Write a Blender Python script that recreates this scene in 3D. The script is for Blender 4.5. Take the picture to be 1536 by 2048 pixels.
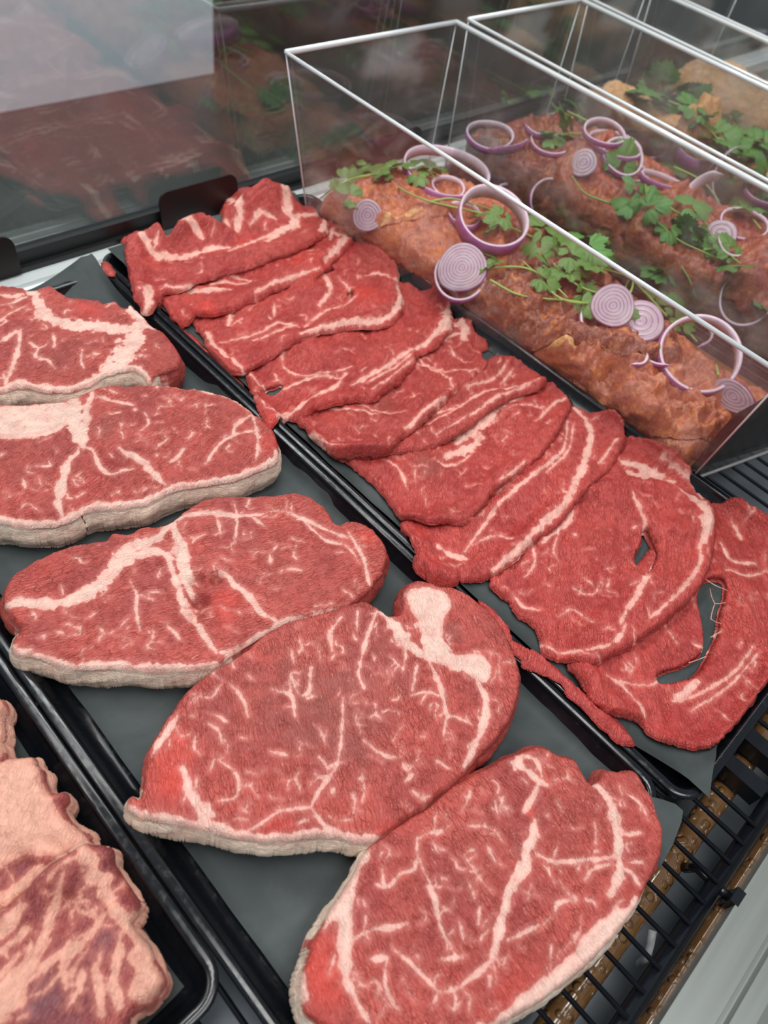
import bpy, bmesh, math, random
import numpy as np
from mathutils import Matrix, Vector

for o in list(bpy.data.objects): bpy.data.objects.remove(o, do_unlink=True)
SC = bpy.context.scene
COL = SC.collection
rnd = random.Random(7)

# ------------------------------------------------------------------ camera
# world: X along the display case, Y towards the customer glass, Z up; wire rack top is z = 0
MR = np.array([[0.71522341, -0.68135377, 0.15560372],
               [0.46196875, 0.62796298, 0.62629655],
               [-0.52444289, -0.3760579, 0.76389797]])      # world -> camera
FPX = 1497.0
CAM = np.array([0.0, 0.0, 0.5])
cam = bpy.data.cameras.new('camera'); camo = bpy.data.objects.new('camera', cam); COL.objects.link(camo)
cam.sensor_fit = 'VERTICAL'; cam.sensor_height = 36; cam.lens = 36 * FPX / 2048
cam.clip_start = 0.01; cam.clip_end = 60
Rm = Matrix(MR.T.tolist()).to_4x4(); Rm.translation = Vector(CAM)
camo.matrix_world = Rm
cam.dof.use_dof = True; cam.dof.focus_distance = 0.56; cam.dof.aperture_fstop = 7.5
SC.camera = camo

# ------------------------------------------------------------------ light
SC.view_settings.view_transform = 'Standard'; SC.view_settings.look = 'None'
SC.view_settings.gamma = 1; SC.view_settings.use_curve_mapping = False
SC.view_settings.exposure = 0.0
w = bpy.data.worlds.new('world'); SC.world = w; w.use_nodes = True
w.node_tree.nodes['Background'].inputs[0].default_value = (0.80, 0.90, 1.0, 1)
w.node_tree.nodes['Background'].inputs[1].default_value = 0.25
def area(name, loc, rot, sx, sy, power, col):
    l = bpy.data.lights.new(name, 'AREA'); l.shape = 'RECTANGLE'; l.size = sx; l.size_y = sy; l.energy = power; l.color = col
    o = bpy.data.objects.new(name, l); COL.objects.link(o); o.location = loc; o.rotation_euler = rot; return o
area('case_lamp_light', (0.55, 0.62, 0.92), (math.radians(-14), 0, 0), 2.4, 0.10, 6.0, (1.0, 0.985, 0.96))
area('overhead_lamp_light', (0.3, 0.15, 1.9), (0, 0, 0), 1.4, 0.35, 15, (1.0, 0.99, 0.97))
area('camera_side_fill_light', (-0.1, -1.0, 2.4), (math.radians(-22), 0, 0), 2.2, 0.9, 42, (0.97, 0.99, 1.0))  # unseen fill from behind the camera, raised to brighten the steak sides

area('panel_fill_light', (0.9, 1.5, 1.9), (math.radians(35), 0, 0), 2.0, 0.6, 60, (0.95, 0.98, 1.0))  # unseen fill light added to brighten the pale panel beyond the glass

# ------------------------------------------------------------------ picture <-> place helpers
def rays(px):
    px = np.atleast_2d(np.array(px, float))
    d = np.stack([(px[:, 0] - 768) / FPX, -(px[:, 1] - 1024) / FPX, -np.ones(len(px))], 1)
    return d @ MR
def at(px, z=0.0):
    d = rays(px); t = (z - CAM[2]) / d[:, 2]
    return CAM + t[:, None] * d
def T(s, ox, oy, pts): return [(ox + x / s, oy + y / s) for x, y in pts]
def C1(p): return T(2.56, 0, 550, p)
def C2(p): return T(1.92, 0, 970, p)
def C3(p): return T(1.873, 240, 1140, p)
def C4(p): return T(2.048, 590, 1480, p)
def C5(p): return T(1.873, 180, 350, p)
def C6(p): return T(1.641, 600, 700, p)
def C7(p): return T(3.067, 0, 1380, p)

# ------------------------------------------------------------------ noise
_tab = {}
def vnoise(x, y, seed=0):
    if seed not in _tab: _tab[seed] = np.random.RandomState(seed + 11).rand(256, 256) * 2 - 1
    t = _tab[seed]
    xi = np.floor(x).astype(int); yi = np.floor(y).astype(int); fx = x - xi; fy = y - yi
    fx = fx * fx * (3 - 2 * fx); fy = fy * fy * (3 - 2 * fy)
    a = t[xi & 255, yi & 255]; b = t[(xi + 1) & 255, yi & 255]; c = t[xi & 255, (yi + 1) & 255]; d = t[(xi + 1) & 255, (yi + 1) & 255]
    return (a * (1 - fx) + b * fx) * (1 - fy) + (c * (1 - fx) + d * fx) * fy
def fbm(x, y, scale, seed=0, octs=3, g=.5):
    x = np.asarray(x) / scale; y = np.asarray(y) / scale; r = 0; a = 1; n = 0
    for k in range(octs):
        r = r + a * vnoise(x + 17.3 * k, y - 9.1 * k, seed + k); n += a; a *= g; x = x * 2.03; y = y * 2.03
    return r / n

# ------------------------------------------------------------------ objects
def link(name, me, mats, parent=None):
    o = bpy.data.objects.new(name, me); COL.objects.link(o)
    for m in (mats if isinstance(mats, (list, tuple)) else [mats]): me.materials.append(m)
    if parent is not None: o.parent = parent
    return o
def tag(o, label=None, cat=None, group=None, kind=None):
    if label: o['label'] = label
    if cat: o['category'] = cat
    if group: o['group'] = group
    if kind: o['kind'] = kind
    return o
def empty(name, loc=(0, 0, 0)):
    o = bpy.data.objects.new(name, None); COL.objects.link(o); o.location = loc; o.empty_display_size = .02
    return o
def pymesh(name, vs, fs, smooth=True):
    me = bpy.data.meshes.new(name); me.from_pydata([tuple(v) for v in vs], [], [tuple(f) for f in fs]); me.update()
    if smooth: me.polygons.foreach_set('use_smooth', [True] * len(me.polygons))
    return me
def bm_done(bm, name, mats, parent=None, smooth=False, bevel=0, seg=2):
    if bevel:
        bmesh.ops.bevel(bm, geom=[e for e in bm.edges if len(e.link_faces) == 2 and e.calc_face_angle(0) > .5], offset=bevel, segments=seg, affect='EDGES', clamp_overlap=True)
    bmesh.ops.recalc_face_normals(bm, faces=bm.faces)
    me = bpy.data.meshes.new(name); bm.to_mesh(me); bm.free()
    if smooth: me.polygons.foreach_set('use_smooth', [True] * len(me.polygons))
    return link(name, me, mats, parent)
def add_box(bm, x0, x1, y0, y1, z0, z1):
    v = [bm.verts.new((x, y, z)) for z in (z0, z1) for y in (y0, y1) for x in (x0, x1)]
    for f in ((0, 1, 3, 2), (4, 6, 7, 5), (0, 4, 5, 1), (2, 3, 7, 6), (0, 2, 6, 4), (1, 5, 7, 3)): bm.faces.new([v[i] for i in f])
def box(name, x0, x1, y0, y1, z0, z1, mat, parent=None, bevel=0):
    bm = bmesh.new(); add_box(bm, x0, x1, y0, y1, z0, z1)
    return bm_done(bm, name, mat, parent, bevel=bevel)
def tube_geo(pts, rad, n=8, cap=True):
    pts = [np.array(p, float) for p in pts]; vs = []; fs = []
    rads = rad if isinstance(rad, (list, tuple, np.ndarray)) else [rad] * len(pts)
    up = np.array([0, 0, 1.0]); prev = None
    for i, p in enumerate(pts):
        t = pts[min(i + 1, len(pts) - 1)] - pts[max(i - 1, 0)]; t /= np.linalg.norm(t) + 1e-12
        if prev is None:
            a = np.cross(t, up)
            if np.linalg.norm(a) < .05: a = np.cross(t, [1, 0, 0])
        else: a = prev - t * (prev @ t)
        a /= np.linalg.norm(a); prev = a; b = np.cross(t, a)
        for k in range(n):
            th = 2 * math.pi * k / n; vs.append(p + rads[i] * (math.cos(th) * a + math.sin(th) * b))
    for i in range(len(pts) - 1):
        for k in range(n): fs.append((i * n + k, i * n + (k + 1) % n, (i + 1) * n + (k + 1) % n, (i + 1) * n + k))
    if cap: fs.append(tuple(range(n))[::-1]); fs.append(tuple((len(pts) - 1) * n + k for k in range(n)))
    return vs, fs
def tube(name, pts, rad, mat, parent=None, n=8):
    vs, fs = tube_geo(pts, rad, n); return link(name, pymesh(name, vs, fs), mat, parent)
def spline(P, step, closed=False):
    P = np.array(P, float); n = len(P); out = []
    rng = range(n if closed else n - 1)
    for i in rng:
        if closed: p0, p1, p2, p3 = P[(i - 1) % n], P[i], P[(i + 1) % n], P[(i + 2) % n]
        else: p0, p1, p2, p3 = P[max(i - 1, 0)], P[i], P[i + 1], P[min(i + 2, n - 1)]
        m = max(1, int(np.linalg.norm(p2 - p1) / step))
        # centripetal-ish tangents, limited
        L = np.linalg.norm(p2 - p1) + 1e-9
        t1 = (p2 - p0); t1 = t1 / (np.linalg.norm(t1) + 1e-9) * L; t2 = (p3 - p1); t2 = t2 / (np.linalg.norm(t2) + 1e-9) * L
        for k in range(m):
            t = k / m; h1 = 2 * t**3 - 3 * t * t + 1; h2 = -2 * t**3 + 3 * t * t; h3 = t**3 - 2 * t * t + t; h4 = t**3 - t * t
            out.append(h1 * p1 + h2 * p2 + h3 * t1 + h4 * t2)
    if not closed: out.append(P[-1])
    return np.array(out)

# ------------------------------------------------------------------ node helpers
class NT:
    def __init__(s, name):
        s.m = bpy.data.materials.new(name); s.m.use_nodes = True; s.t = s.m.node_tree; s.b = s.t.nodes['Principled BSDF']; s.o = s.t.nodes['Material Output']
    def n(s, ty, **kw):
        x = s.t.nodes.new(ty)
        for k, v in kw.items():
            if k.startswith('i_'): x.inputs[int(k[2:])].default_value = v
            else: setattr(x, k, v)
        return x
    def l(s, a, b): s.t.links.new(a, b)
    def math(s, op, a, b=None, c=None, clamp=False):
        x = s.n('ShaderNodeMath', operation=op, use_clamp=clamp)
        for i, v in enumerate((a, b, c)):
            if v is None: continue
            if isinstance(v, (int, float)): x.inputs[i].default_value = v
            else: s.l(v, x.inputs[i])
        return x.outputs[0]
    def mr(s, v, a, b, c=0., d=1., smooth=True):
        x = s.n('ShaderNodeMapRange'); x.interpolation_type = 'SMOOTHSTEP' if smooth else 'LINEAR'
        s.l(v, x.inputs[0]); x.inputs[1].default_value = a; x.inputs[2].default_value = b; x.inputs[3].default_value = c; x.inputs[4].default_value = d
        return x.outputs[0]
    def mix(s, f, a, b):
        x = s.n('ShaderNodeMix', data_type='RGBA')
        if isinstance(f, (int, float)): x.inputs[0].default_value = f
        else: s.l(f, x.inputs[0])
        for v, i in ((a, 6), (b, 7)):
            if isinstance(v, (tuple, list)): x.inputs[i].default_value = (*v[:3], 1)
            else: s.l(v, x.inputs[i])
        return x.outputs[2]
    def noise(s, vec, scale, detail=3, rough=.5, dist=0):
        x = s.n('ShaderNodeTexNoise'); s.l(vec, x.inputs['Vector']); x.inputs['Scale'].default_value = scale; x.inputs['Detail'].default_value = detail
        x.inputs['Roughness'].default_value = rough; x.inputs['Distortion'].default_value = dist; return x.outputs[0]
    def vor(s, vec, scale, feature='F1'):
        x = s.n('ShaderNodeTexVoronoi', feature=feature); s.l(vec, x.inputs['Vector']); x.inputs['Scale'].default_value = scale; return x.outputs[0]
    def attr(s, name): return s.n('ShaderNodeAttribute', attribute_name=name)
    def obj(s): return s.n('ShaderNodeTexCoord').outputs['Object']
    def bump(s, h, strength, dist, normal=None):
        x = s.n('ShaderNodeBump'); s.l(h, x.inputs['Height']); x.inputs['Strength'].default_value = strength; x.inputs['Distance'].default_value = dist
        if normal is not None: s.l(normal, x.inputs['Normal'])
        return x.outputs[0]
    def set(s, **kw):
        for k, v in kw.items():
            i = s.b.inputs[k.replace('_', ' ')]
            if isinstance(v, (int, float, tuple)): i.default_value = v if not (isinstance(v, tuple) and len(v) == 3 and i.type == 'RGBA') else (*v, 1)
            else: s.l(v, i)
def simple(name, col, rough=.5, metal=0, bump=None, var=0, spec=.5, coat=0):
    t = NT(name); v = t.obj()
    if var:
        c = t.mix(t.noise(v, 35, 4), tuple(x * (1 - var) for x in col), tuple(min(1, x * (1 + var)) for x in col)); t.set(Base_Color=c)
    else: t.set(Base_Color=col)
    t.set(Roughness=rough, Metallic=metal, Specular_IOR_Level=spec, Coat_Weight=coat)
    if bump: t.set(Normal=t.bump(t.noise(v, bump[0], 4), bump[1], bump[2]))
    return t.m

def meat_material(name, dark, red, bright, brown, fatp, fatc, rough=.42, fleck=.5, sss=.12, coarse=1.):
    t = NT(name); v = t.obj()
    gr = t.attr('gr').outputs['Vector']; fd = t.attr('fatd').outputs['Fac']; tone = t.attr('tone').outputs['Fac']; cream = t.attr('cream').outputs['Fac']
    nz1 = t.noise(v, 420, 2); nz2 = t.noise(v, 110, 3, .6)
    f = t.math('ADD', fd, t.math('MULTIPLY', t.math('SUBTRACT', nz1, .5), 1.5)); f = t.math('ADD', f, t.math('MULTIPLY', t.math('SUBTRACT', nz2, .5), 4.2))
    mask = t.mr(f, .75, -.75); halo = t.mr(f, 3.6, 0)
    fib = t.noise(gr, 1.0, 3, .6, .6); fib2 = t.noise(gr, .32, 2, .5, .3)
    big = t.noise(v, 28, 3, .55)
    base = t.mix(t.mr(big, .35, .68), dark, red)
    base = t.mix(t.math('MULTIPLY', t.mr(fib, .50, .74), .28), base, tuple(.5 * a + .5 * b for a, b in zip(red, fatp)))
    base = t.mix(t.math('MULTIPLY', t.mr(fib, .50, .28), .40), base, tuple(.55 * a for a in dark))
    base = t.mix(t.math('MULTIPLY', t.mr(fib2, .45, .2), .28), base, tuple(.72 * a for a in dark))
    wv = t.n('ShaderNodeVectorMath', operation='ADD'); nn = t.n('ShaderNodeTexNoise'); t.l(gr, nn.inputs['Vector']); nn.inputs['Scale'].default_value = .5; t.l(gr, wv.inputs[0]); t.l(nn.outputs['Color'], wv.inputs[1])
    ck = t.vor(wv.outputs[0], .40, 'DISTANCE_TO_EDGE'); ck2 = t.vor(wv.outputs[0], .9, 'DISTANCE_TO_EDGE')
    gate = t.mr(t.noise(v, 55, 2), .42, .62); gate2 = t.mr(t.noise(v, 140, 2), .45, .6)
    crk = t.math('MAXIMUM', t.math('MULTIPLY', t.mr(ck, .055, .008), gate), t.math('MULTIPLY', t.math('MULTIPLY', t.mr(ck2, .07, .01), gate2), .7))
    base = t.mix(t.math('MULTIPLY', crk, .55), base, tuple(.42 * a for a in dark))
    base = t.mix(t.mr(tone, 0.05, 1), base, bright)
    base = t.mix(t.mr(tone, -.05, -1), base, brown)
    base = t.mix(t.math('MULTIPLY', halo, .42), base, tuple(.6 * a + .4 * b for a, b in zip(bright, fatp)))
    fl = t.noise(gr, .75, 2, .5, 1.2); base = t.mix(t.math('MULTIPLY', t.mr(fl, .66, .76), fleck), base, fatp)
    deep = t.mr(f, -.2, -3.2); cream = t.math('MULTIPLY', cream, t.math('ADD', .15, t.math('MULTIPLY', deep, .95)))
    fcol = t.mix(t.math('ADD', cream, t.math('MULTIPLY', t.math('SUBTRACT', nz2, .5), .8), clamp=True), fatp, fatc)
    blot = t.noise(v, 60, 4, .65, .8)
    fcol = t.mix(t.math('MULTIPLY', t.mr(blot, .50, .72), .5), fcol, tuple(.5 * a + .5 * b for a, b in zip(fatp, red)))
    fcol = t.mix(t.math('MULTIPLY', t.mr(deep, 1, 0), .35), fcol, tuple(.6 * a + .4 * b for a, b in zip(fatp, bright)))
    col = t.mix(mask, base, fcol)
    t.set(Base_Color=col)
    t.set(Roughness=t.math('ADD', rough - .12, t.math('MULTIPLY', nz2, .2)), Specular_IOR_Level=.5)
    if sss:
        t.b.inputs['Subsurface Weight'].default_value = sss; t.b.inputs['Subsurface Radius'].default_value = (1, .35, .25); t.b.inputs['Subsurface Scale'].default_value = .004
    h = t.math('ADD', t.math('MULTIPLY', fib, 1.0), t.math('MULTIPLY', fib2, .7))
    h = t.math('ADD', h, t.math('MULTIPLY', nz2, .5 * coarse))
    h = t.math('ADD', h, t.math('MULTIPLY', t.noise(v, 1400, 2, .6), .35)); h = t.math('SUBTRACT', h, t.math('MULTIPLY', crk, .5))
    t.set(Normal=t.bump(h, .75, .0014))
    return t.m
M = {}
M['steak'] = meat_material('raw_steak', (.36, .044, .036), (.52, .078, .058), (.62, .066, .046), (.33, .078, .062), (.86, .50, .42), (.84, .68, .55), fleck=.42)
M['slice'] = meat_material('raw_slice', (.40, .032, .028), (.55, .064, .051), (.64, .050, .035), (.34, .058, .044), (.88, .46, .38), (.86, .58, .47), rough=.38, fleck=.40)
M['pale'] = meat_material('fatty_meat', (.24, .040, .042), (.42, .085, .075), (.56, .11, .08), (.22, .085, .10), (.78, .38, .28), (.80, .47, .34), rough=.40, fleck=.3, coarse=1.6)
M['rind'] = meat_material('fat_rind', (.60, .22, .16), (.66, .30, .22), (.66, .28, .2), (.6, .28, .2), (.88, .58, .46), (.88, .74, .58), rough=.5, fleck=0, coarse=2.5)

def marinade_material(name, hues, yel, dk):
    t = NT(name); v = t.obj(); gr = t.attr('gr').outputs['Vector']; fd = t.attr('fatd').outputs['Fac']
    a = t.noise(v, 26, 4, .6); b = t.noise(v, 75, 4, .6, .5); c = t.noise(v, 300, 3, .6)
    tone = t.attr('tone').outputs['Fac']; base = t.mix(t.mr(t.math('ADD', a, t.math('MULTIPLY', tone, .22)), .35, .62), hues[0], hues[1]); base = t.mix(t.math('MULTIPLY', t.mr(tone, -.1, -.6), .55), base, dk)
    base = t.mix(t.math('MULTIPLY', t.mr(b, .52, .68), .75), base, hues[2])
    base = t.mix(t.math('MULTIPLY', t.mr(b, .45, .28), .6), base, dk)
    fib = t.noise(gr, .5, 3, .6, .6)
    base = t.mix(t.math('MULTIPLY', t.mr(fib, .5, .72), .3), base, yel)
    base = t.mix(t.mr(t.math('ADD', fd, t.math('MULTIPLY', t.math('SUBTRACT', b, .5), 6)), 1.5, -1.5), base, yel)
    base = t.mix(t.math('MULTIPLY', t.mr(c, .60, .72), .55), base, (.62, .20, .05))
    base = t.mix(t.math('MULTIPLY', t.mr(c, .38, .3), .5), base, (.12, .02, .01))
    t.set(Base_Color=base, Roughness=t.mr(c, .3, .7, .22, .45), Specular_IOR_Level=.5)
    t.b.inputs['Subsurface Weight'].default_value = .1; t.b.inputs['Subsurface Radius'].default_value = (1, .4, .2); t.b.inputs['Subsurface Scale'].default_value = .004
    h = t.math('ADD', t.math('MULTIPLY', b, 1.), t.math('MULTIPLY', c, .45)); h = t.math('ADD', h, t.math('MULTIPLY', fib, .6))
    t.set(Normal=t.bump(h, .7, .0022)); return t.m
M['marinated'] = marinade_material('marinated_meat', [(.36, .095, .055), (.46, .13, .06), (.60, .20, .055)], (.66, .36, .13), (.10, .022, .012))
M['marinated_red'] = marinade_material('red_marinated_meat', [(.27, .045, .026), (.38, .08, .04), (.48, .14, .045)], (.60, .34, .13), (.06, .012, .008))
M['marinated_yellow'] = marinade_material('yellow_marinated_meat', [(.62, .33, .14), (.72, .42, .20), (.70, .34, .13)], (.82, .60, .36), (.42, .17, .06))
def paper_mat():
    t = NT('black_butcher_paper'); v = t.obj(); a = t.noise(v, 14, 5, .6, .4); b = t.noise(v, 900, 2)
    c = t.mix(t.mr(a, .35, .7), (.032, .040, .040), (.062, .074, .073)); t.set(Base_Color=c, Roughness=.62, Specular_IOR_Level=.35)
    h = t.math('ADD', t.noise(v, 22, 3, .5, .5), t.math('MULTIPLY', b, .04)); t.set(Normal=t.bump(h, .5, .004)); return t.m
M['paper'] = paper_mat()
def black_gloss():
    t = NT('black_tray_plastic'); v = t.obj(); a = t.noise(v, 160, 4, .65)
    t.set(Base_Color=t.mix(t.mr(a, .62, .8), (.005, .006, .008), (.014, .016, .018)), Roughness=t.mr(a, .4, .75, .14, .3), Specular_IOR_Level=.55); return t.m
M['tray'] = black_gloss()
M['wire'] = simple('black_coated_wire', (.006, .007, .010), .22)
def tube_mat():
    t = NT('wet_brown_pipe'); v = t.obj()
    cell = t.n('ShaderNodeTexVoronoi', feature='SMOOTH_F1'); t.l(v, cell.inputs['Vector']); cell.inputs['Scale'].default_value = 130; cell.inputs['Smoothness'].default_value = .25
    d = t.mr(cell.outputs[0], .5, .25); n = t.noise(v, 40, 3)
    t.set(Base_Color=t.mix(n, (.10, .045, .016), (.26, .135, .055)), Roughness=.14, Specular_IOR_Level=.7, Coat_Weight=.6, Normal=t.bump(d, .8, .002)); return t.m
M['pipe'] = tube_mat()
M['pan'] = simple('grey_drip_pan', (.16, .18, .20), .30, .3, var=.15)
def alu():
    t = NT('brushed_aluminium'); v = t.obj(); mp = t.n('ShaderNodeMapping'); t.l(v, mp.inputs[0]); mp.inputs['Scale'].default_value = (4, 120, 120)
    n = t.noise(mp.outputs[0], 1, 3); t.set(Base_Color=(.25, .265, .245), Metallic=.4, Roughness=t.mr(n, .3, .7, .28, .40)); return t.m
M['alu'] = alu()
M['blackmetal'] = simple('black_rubber_gasket', (.008, .008, .009), .45)
M['card'] = simple('black_price_tag_plastic', (.008, .003, .003), .45)

def thin_glass(name, tint, haze, hazecol, spec_boost=1., rough=.02):
    t = NT(name); t.t.nodes.remove(t.b)
    tr = t.n('ShaderNodeBsdfTransparent'); tr.inputs[0].default_value = (*tint, 1)
    gl = t.n('ShaderNodeBsdfGlossy'); gl.inputs[0].default_value = (1, 1, 1, 1); gl.inputs['Roughness'].default_value = rough
    df = t.n('ShaderNodeBsdfDiffuse'); df.inputs[0].default_value = (*hazecol, 1)
    v = t.obj(); n = t.noise(v, 9, 4, .55, .4)
    m1 = t.n('ShaderNodeMixShader'); t.l(t.math('ADD', haze * .3, t.math('MULTIPLY', t.mr(n, .52, .72), haze * 3.0)), m1.inputs[0]); t.l(tr.outputs[0], m1.inputs[1]); t.l(df.outputs[0], m1.inputs[2])
    ge = t.n('ShaderNodeNewGeometry'); dt = t.n('ShaderNodeVectorMath', operation='DOT_PRODUCT'); t.l(ge.outputs['Incoming'], dt.inputs[0]); t.l(ge.outputs['Normal'], dt.inputs[1])
    c = t.math('SUBTRACT', 1.0, t.math('ABSOLUTE', dt.outputs['Value'])); fr = t.math('ADD', .04, t.math('MULTIPLY', t.math('POWER', c, 5.0), .9))   # Schlick, same from both sides of the pane
    m2 = t.n('ShaderNodeMixShader'); t.l(t.math('MULTIPLY', fr, spec_boost, clamp=True), m2.inputs[0]); t.l(m1.outputs[0], m2.inputs[1]); t.l(gl.outputs[0], m2.inputs[2])
    t.l(m2.outputs[0], t.o.inputs[0]); return t.m
M['acrylic'] = thin_glass('clear_acrylic', (.97, .975, .975), .05, (.85, .86, .85), 1.0, .05)
M['glass'] = thin_glass('case_glass', (.93, .96, .95), .02, (.6, .65, .63), 2.6, .03)
M['rim'] = simple('acrylic_edge', (.78, .84, .86), .12, .35, coat=1.)
def rimglass():
    t = NT('acrylic_polished_edge'); t.set(Base_Color=(.96, .99, 1.), Roughness=.12, IOR=1.49, Transmission_Weight=.30, Coat_Weight=.8); return t.m
M['rim'] = rimglass()
M['alu_bright'] = simple('polished_aluminium_sill', (.74, .79, .78), .25, .35)
M['smoky'] = thin_glass('wet_acrylic_front', (.80, .78, .76), .10, (.25, .24, .22), .30, .22)
M['onion_skin'] = simple('red_onion_purple', (.33, .085, .27), .25, var=.25)
def onion_flesh():
    t = NT('red_onion_flesh'); v = t.obj(); t.set(Base_Color=t.mix(t.noise(v, 200, 2), (.60, .42, .53), (.76, .64, .68)), Roughness=.22)
    t.b.inputs['Subsurface Weight'].default_value = .2; t.b.inputs['Subsurface Scale'].default_value = .003; return t.m
M['onion'] = onion_flesh()
def onion_slice():
    t = NT('red_onion_slice'); r = t.attr('ring').outputs['Fac']
    s = t.math('ABSOLUTE', t.math('SUBTRACT', t.math('FRACT', r), .5)); line = t.mr(s, .36, .48)
    c = t.mix(line, (.44, .31, .38), (.22, .07, .17)); c = t.mix(t.math('MULTIPLY', t.mr(t.noise(t.obj(), 90, 3), .4, .7), .4), c, (.54, .45, .44)); t.set(Base_Color=c, Roughness=.22); t.set(Normal=t.bump(line, .5, -.0006)); return t.m
M['onion_slice'] = onion_slice()
M['leaf'] = simple('coriander_leaf', (.085, .22, .035), .38, var=.45, bump=(500, .3, .0006))
M['stem'] = simple('coriander_stem', (.30, .44, .09), .35, var=.15)
M['juice'] = simple('marinade_juice', (.16, .07, .022), .08, var=.3, bump=(60, .2, .002))
# ================================================================== SETTING
def struct(o, label=None): o['kind'] = 'structure'; return o
FL = -0.8
shop = simple('shop_floor_grey', (.048, .050, .043), .35, var=.2)
struct(box('floor', -3, 9, -3, 9, FL - .05, FL, shop))
# wall beyond the customer glass: dark brown panelling with one pale panel
darkw = simple('dark_brown_panelling', (.060, .032, .026), .4, var=.5)
struct(box('wall_back', -3, 9, 2.78, 2.88, FL, 2.2, darkw))
pal = simple('pale_grey_laminate', (.62, .65, .70), .45, var=.08)
cab = tag(box('cabinet', -.9, 1.90, 2.70, 2.76, FL + .002, 1.2, pal, bevel=.004), 'pale grey flat panelled cabinet standing beyond the customer glass', 'cabinet')
shelfm = simple('product_green_brown', (.05, .055, .03), .5, var=.8)

# case body under the rack
struct(box('floor_drip_pan', -.9, 2.1, -.30, .76, -.085, -.08, M['pan']))
# back sill: aluminium extrusion with three steps and rubber gasket
bm = bmesh.new()
prof = [(.662, -.02), (.662, .000), (.668, .003), (.674, .003), (.676, .000), (.684, .000), (.686, .004), (.697, .004), (.699, .001), (.712, .001), (.712, -.02)]
vs = []
for x in (-.9, 2.1): vs.append([bm.verts.new((x, y, z)) for y, z in prof])
for i in range(len(prof)):
    j = (i + 1) % len(prof); bm.faces.new([vs[0][i], vs[1][i], vs[1][j], vs[0][j]])
bm.faces.new(vs[0]); bm.faces.new(vs[1][::-1])
sill = bm_done(bm, 'trim_1', M['alu_bright']); struct(sill)
g = struct(box('trim_2', -.9, 2.1, .712, .728, -.08, .022, M['blackmetal'], bevel=.002))
g2 = struct(box('trim_3', -.9, 2.1, .706, .712, -.02, .007, M['blackmetal']))
gl = box('window_1', -.9, 2.1, .718, .724, .022, .72, M['glass']); struct(gl)
# front aluminium ledge
bm = bmesh.new()
prof = [(-.134, -.005), (-.134, .000), (-.158, .000), (-.1595, -.004), (-.1625, -.004), (-.164, .000), (-.176, .000), (-.186, -.004), (-.193, -.012), (-.196, -.024), (-.196, -.09), (-.140, -.09), (-.134, -.085)]
vs = []
for x in (-.9, 2.1): vs.append([bm.verts.new((x, y, z)) for y, z in prof])
for i in range(len(prof)):
    j = (i + 1) % len(prof); bm.faces.new([vs[0][i], vs[1][i], vs[1][j], vs[0][j]])
bm.faces.new(vs[0]); bm.faces.new(vs[1][::-1])
ledge = struct(bm_done(bm, 'trim_4', M['alu']))

# ------------------------------------------------------------------ racks (black coated wire) and pipes
PITCH = .0184
def rack(label, xs, x0, x1, bars_x):
    r = empty('wire_rack', (x0, -.112, -.004)); tag(r, label, 'rack', 'black wire racks under the trays')
    def put(name, pts, rad, n=8):
        P = [np.array(p) - np.array((x0, -.112, -.004)) for p in pts]
        return tube(name, P, rad, M['wire'], r, n)
    for x in xs: put('wire', [(x, -.1195, -.0018), (x, .655, -.0018)], .0018)
    put('front_bar', [(x0, -.1195, -.0075), (x1, -.1195, -.0075)], .0055, 12)
    put('back_bar', [(x0, .650, -.0085), (x1, .650, -.0085)], .0045, 12)
    put('cross_bar', [(x0, .27, -.0085), (x1, .27, -.0085)], .0040, 12)
    for bx in bars_x:
        b = box('end_bar', bx - .0065 - x0, bx + .0065 - x0, 0, .766, -.012, .0045, M['wire'], r, bevel=.002)
    return r
xs1 = [.362 - PITCH * k for k in range(34)]
rack('black wire rack under the steak tray and pale meat tray', xs1, xs1[-1] - .01, .395, [.3895])
xs2 = [.440 + PITCH * k for k in range(68)]
rack('black wire rack under the clear bins, right of the double bar', xs2, .415, xs2[-1] + .01, [.4215])
def hook(x):
    o = empty('rack_hook', (x, -.12, -.006)); 
    tube('peg', [(0, .018, -.016), (0, .014, -.004), (0, -.004, -.003), (0, -.012, -.003)], .0035, M['wire'], o)
    box('clip', -.006, .006, -.016, -.010, -.010, .0062, M['wire'], o, bevel=.0015)
    return o
tag(hook(.309), 'small black rack hook clipped in a notch of the aluminium ledge', 'hook')
def pipe(y, r, z, label):
    n = 300; rr = np.random.RandomState(int(r * 1e5)); pts = [(-.4 + 1.8 * i / n, y, z) for i in range(n + 1)]
    rad = r + .0005 * rr.rand(n + 1); tag(tube('pipe', pts, rad, M['pipe'], n=20), label, 'pipe')
pipe(-.0945, .0088, -.028, 'thicker brown pipe beaded with water drops under the wire rack')
pipe(-.1350, .0058, -.020, 'thin brown pipe beaded with water drops along the aluminium ledge')
tag(tube('cable', [(.262, -.110, -.030), (.256, -.114, -.034), (.252, -.119, -.044), (.251, -.121, -.058)], .0028, simple('white_cable', (.6, .62, .62), .3)), 'short white cable curling under the front bar of the rack', 'cable')

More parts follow.
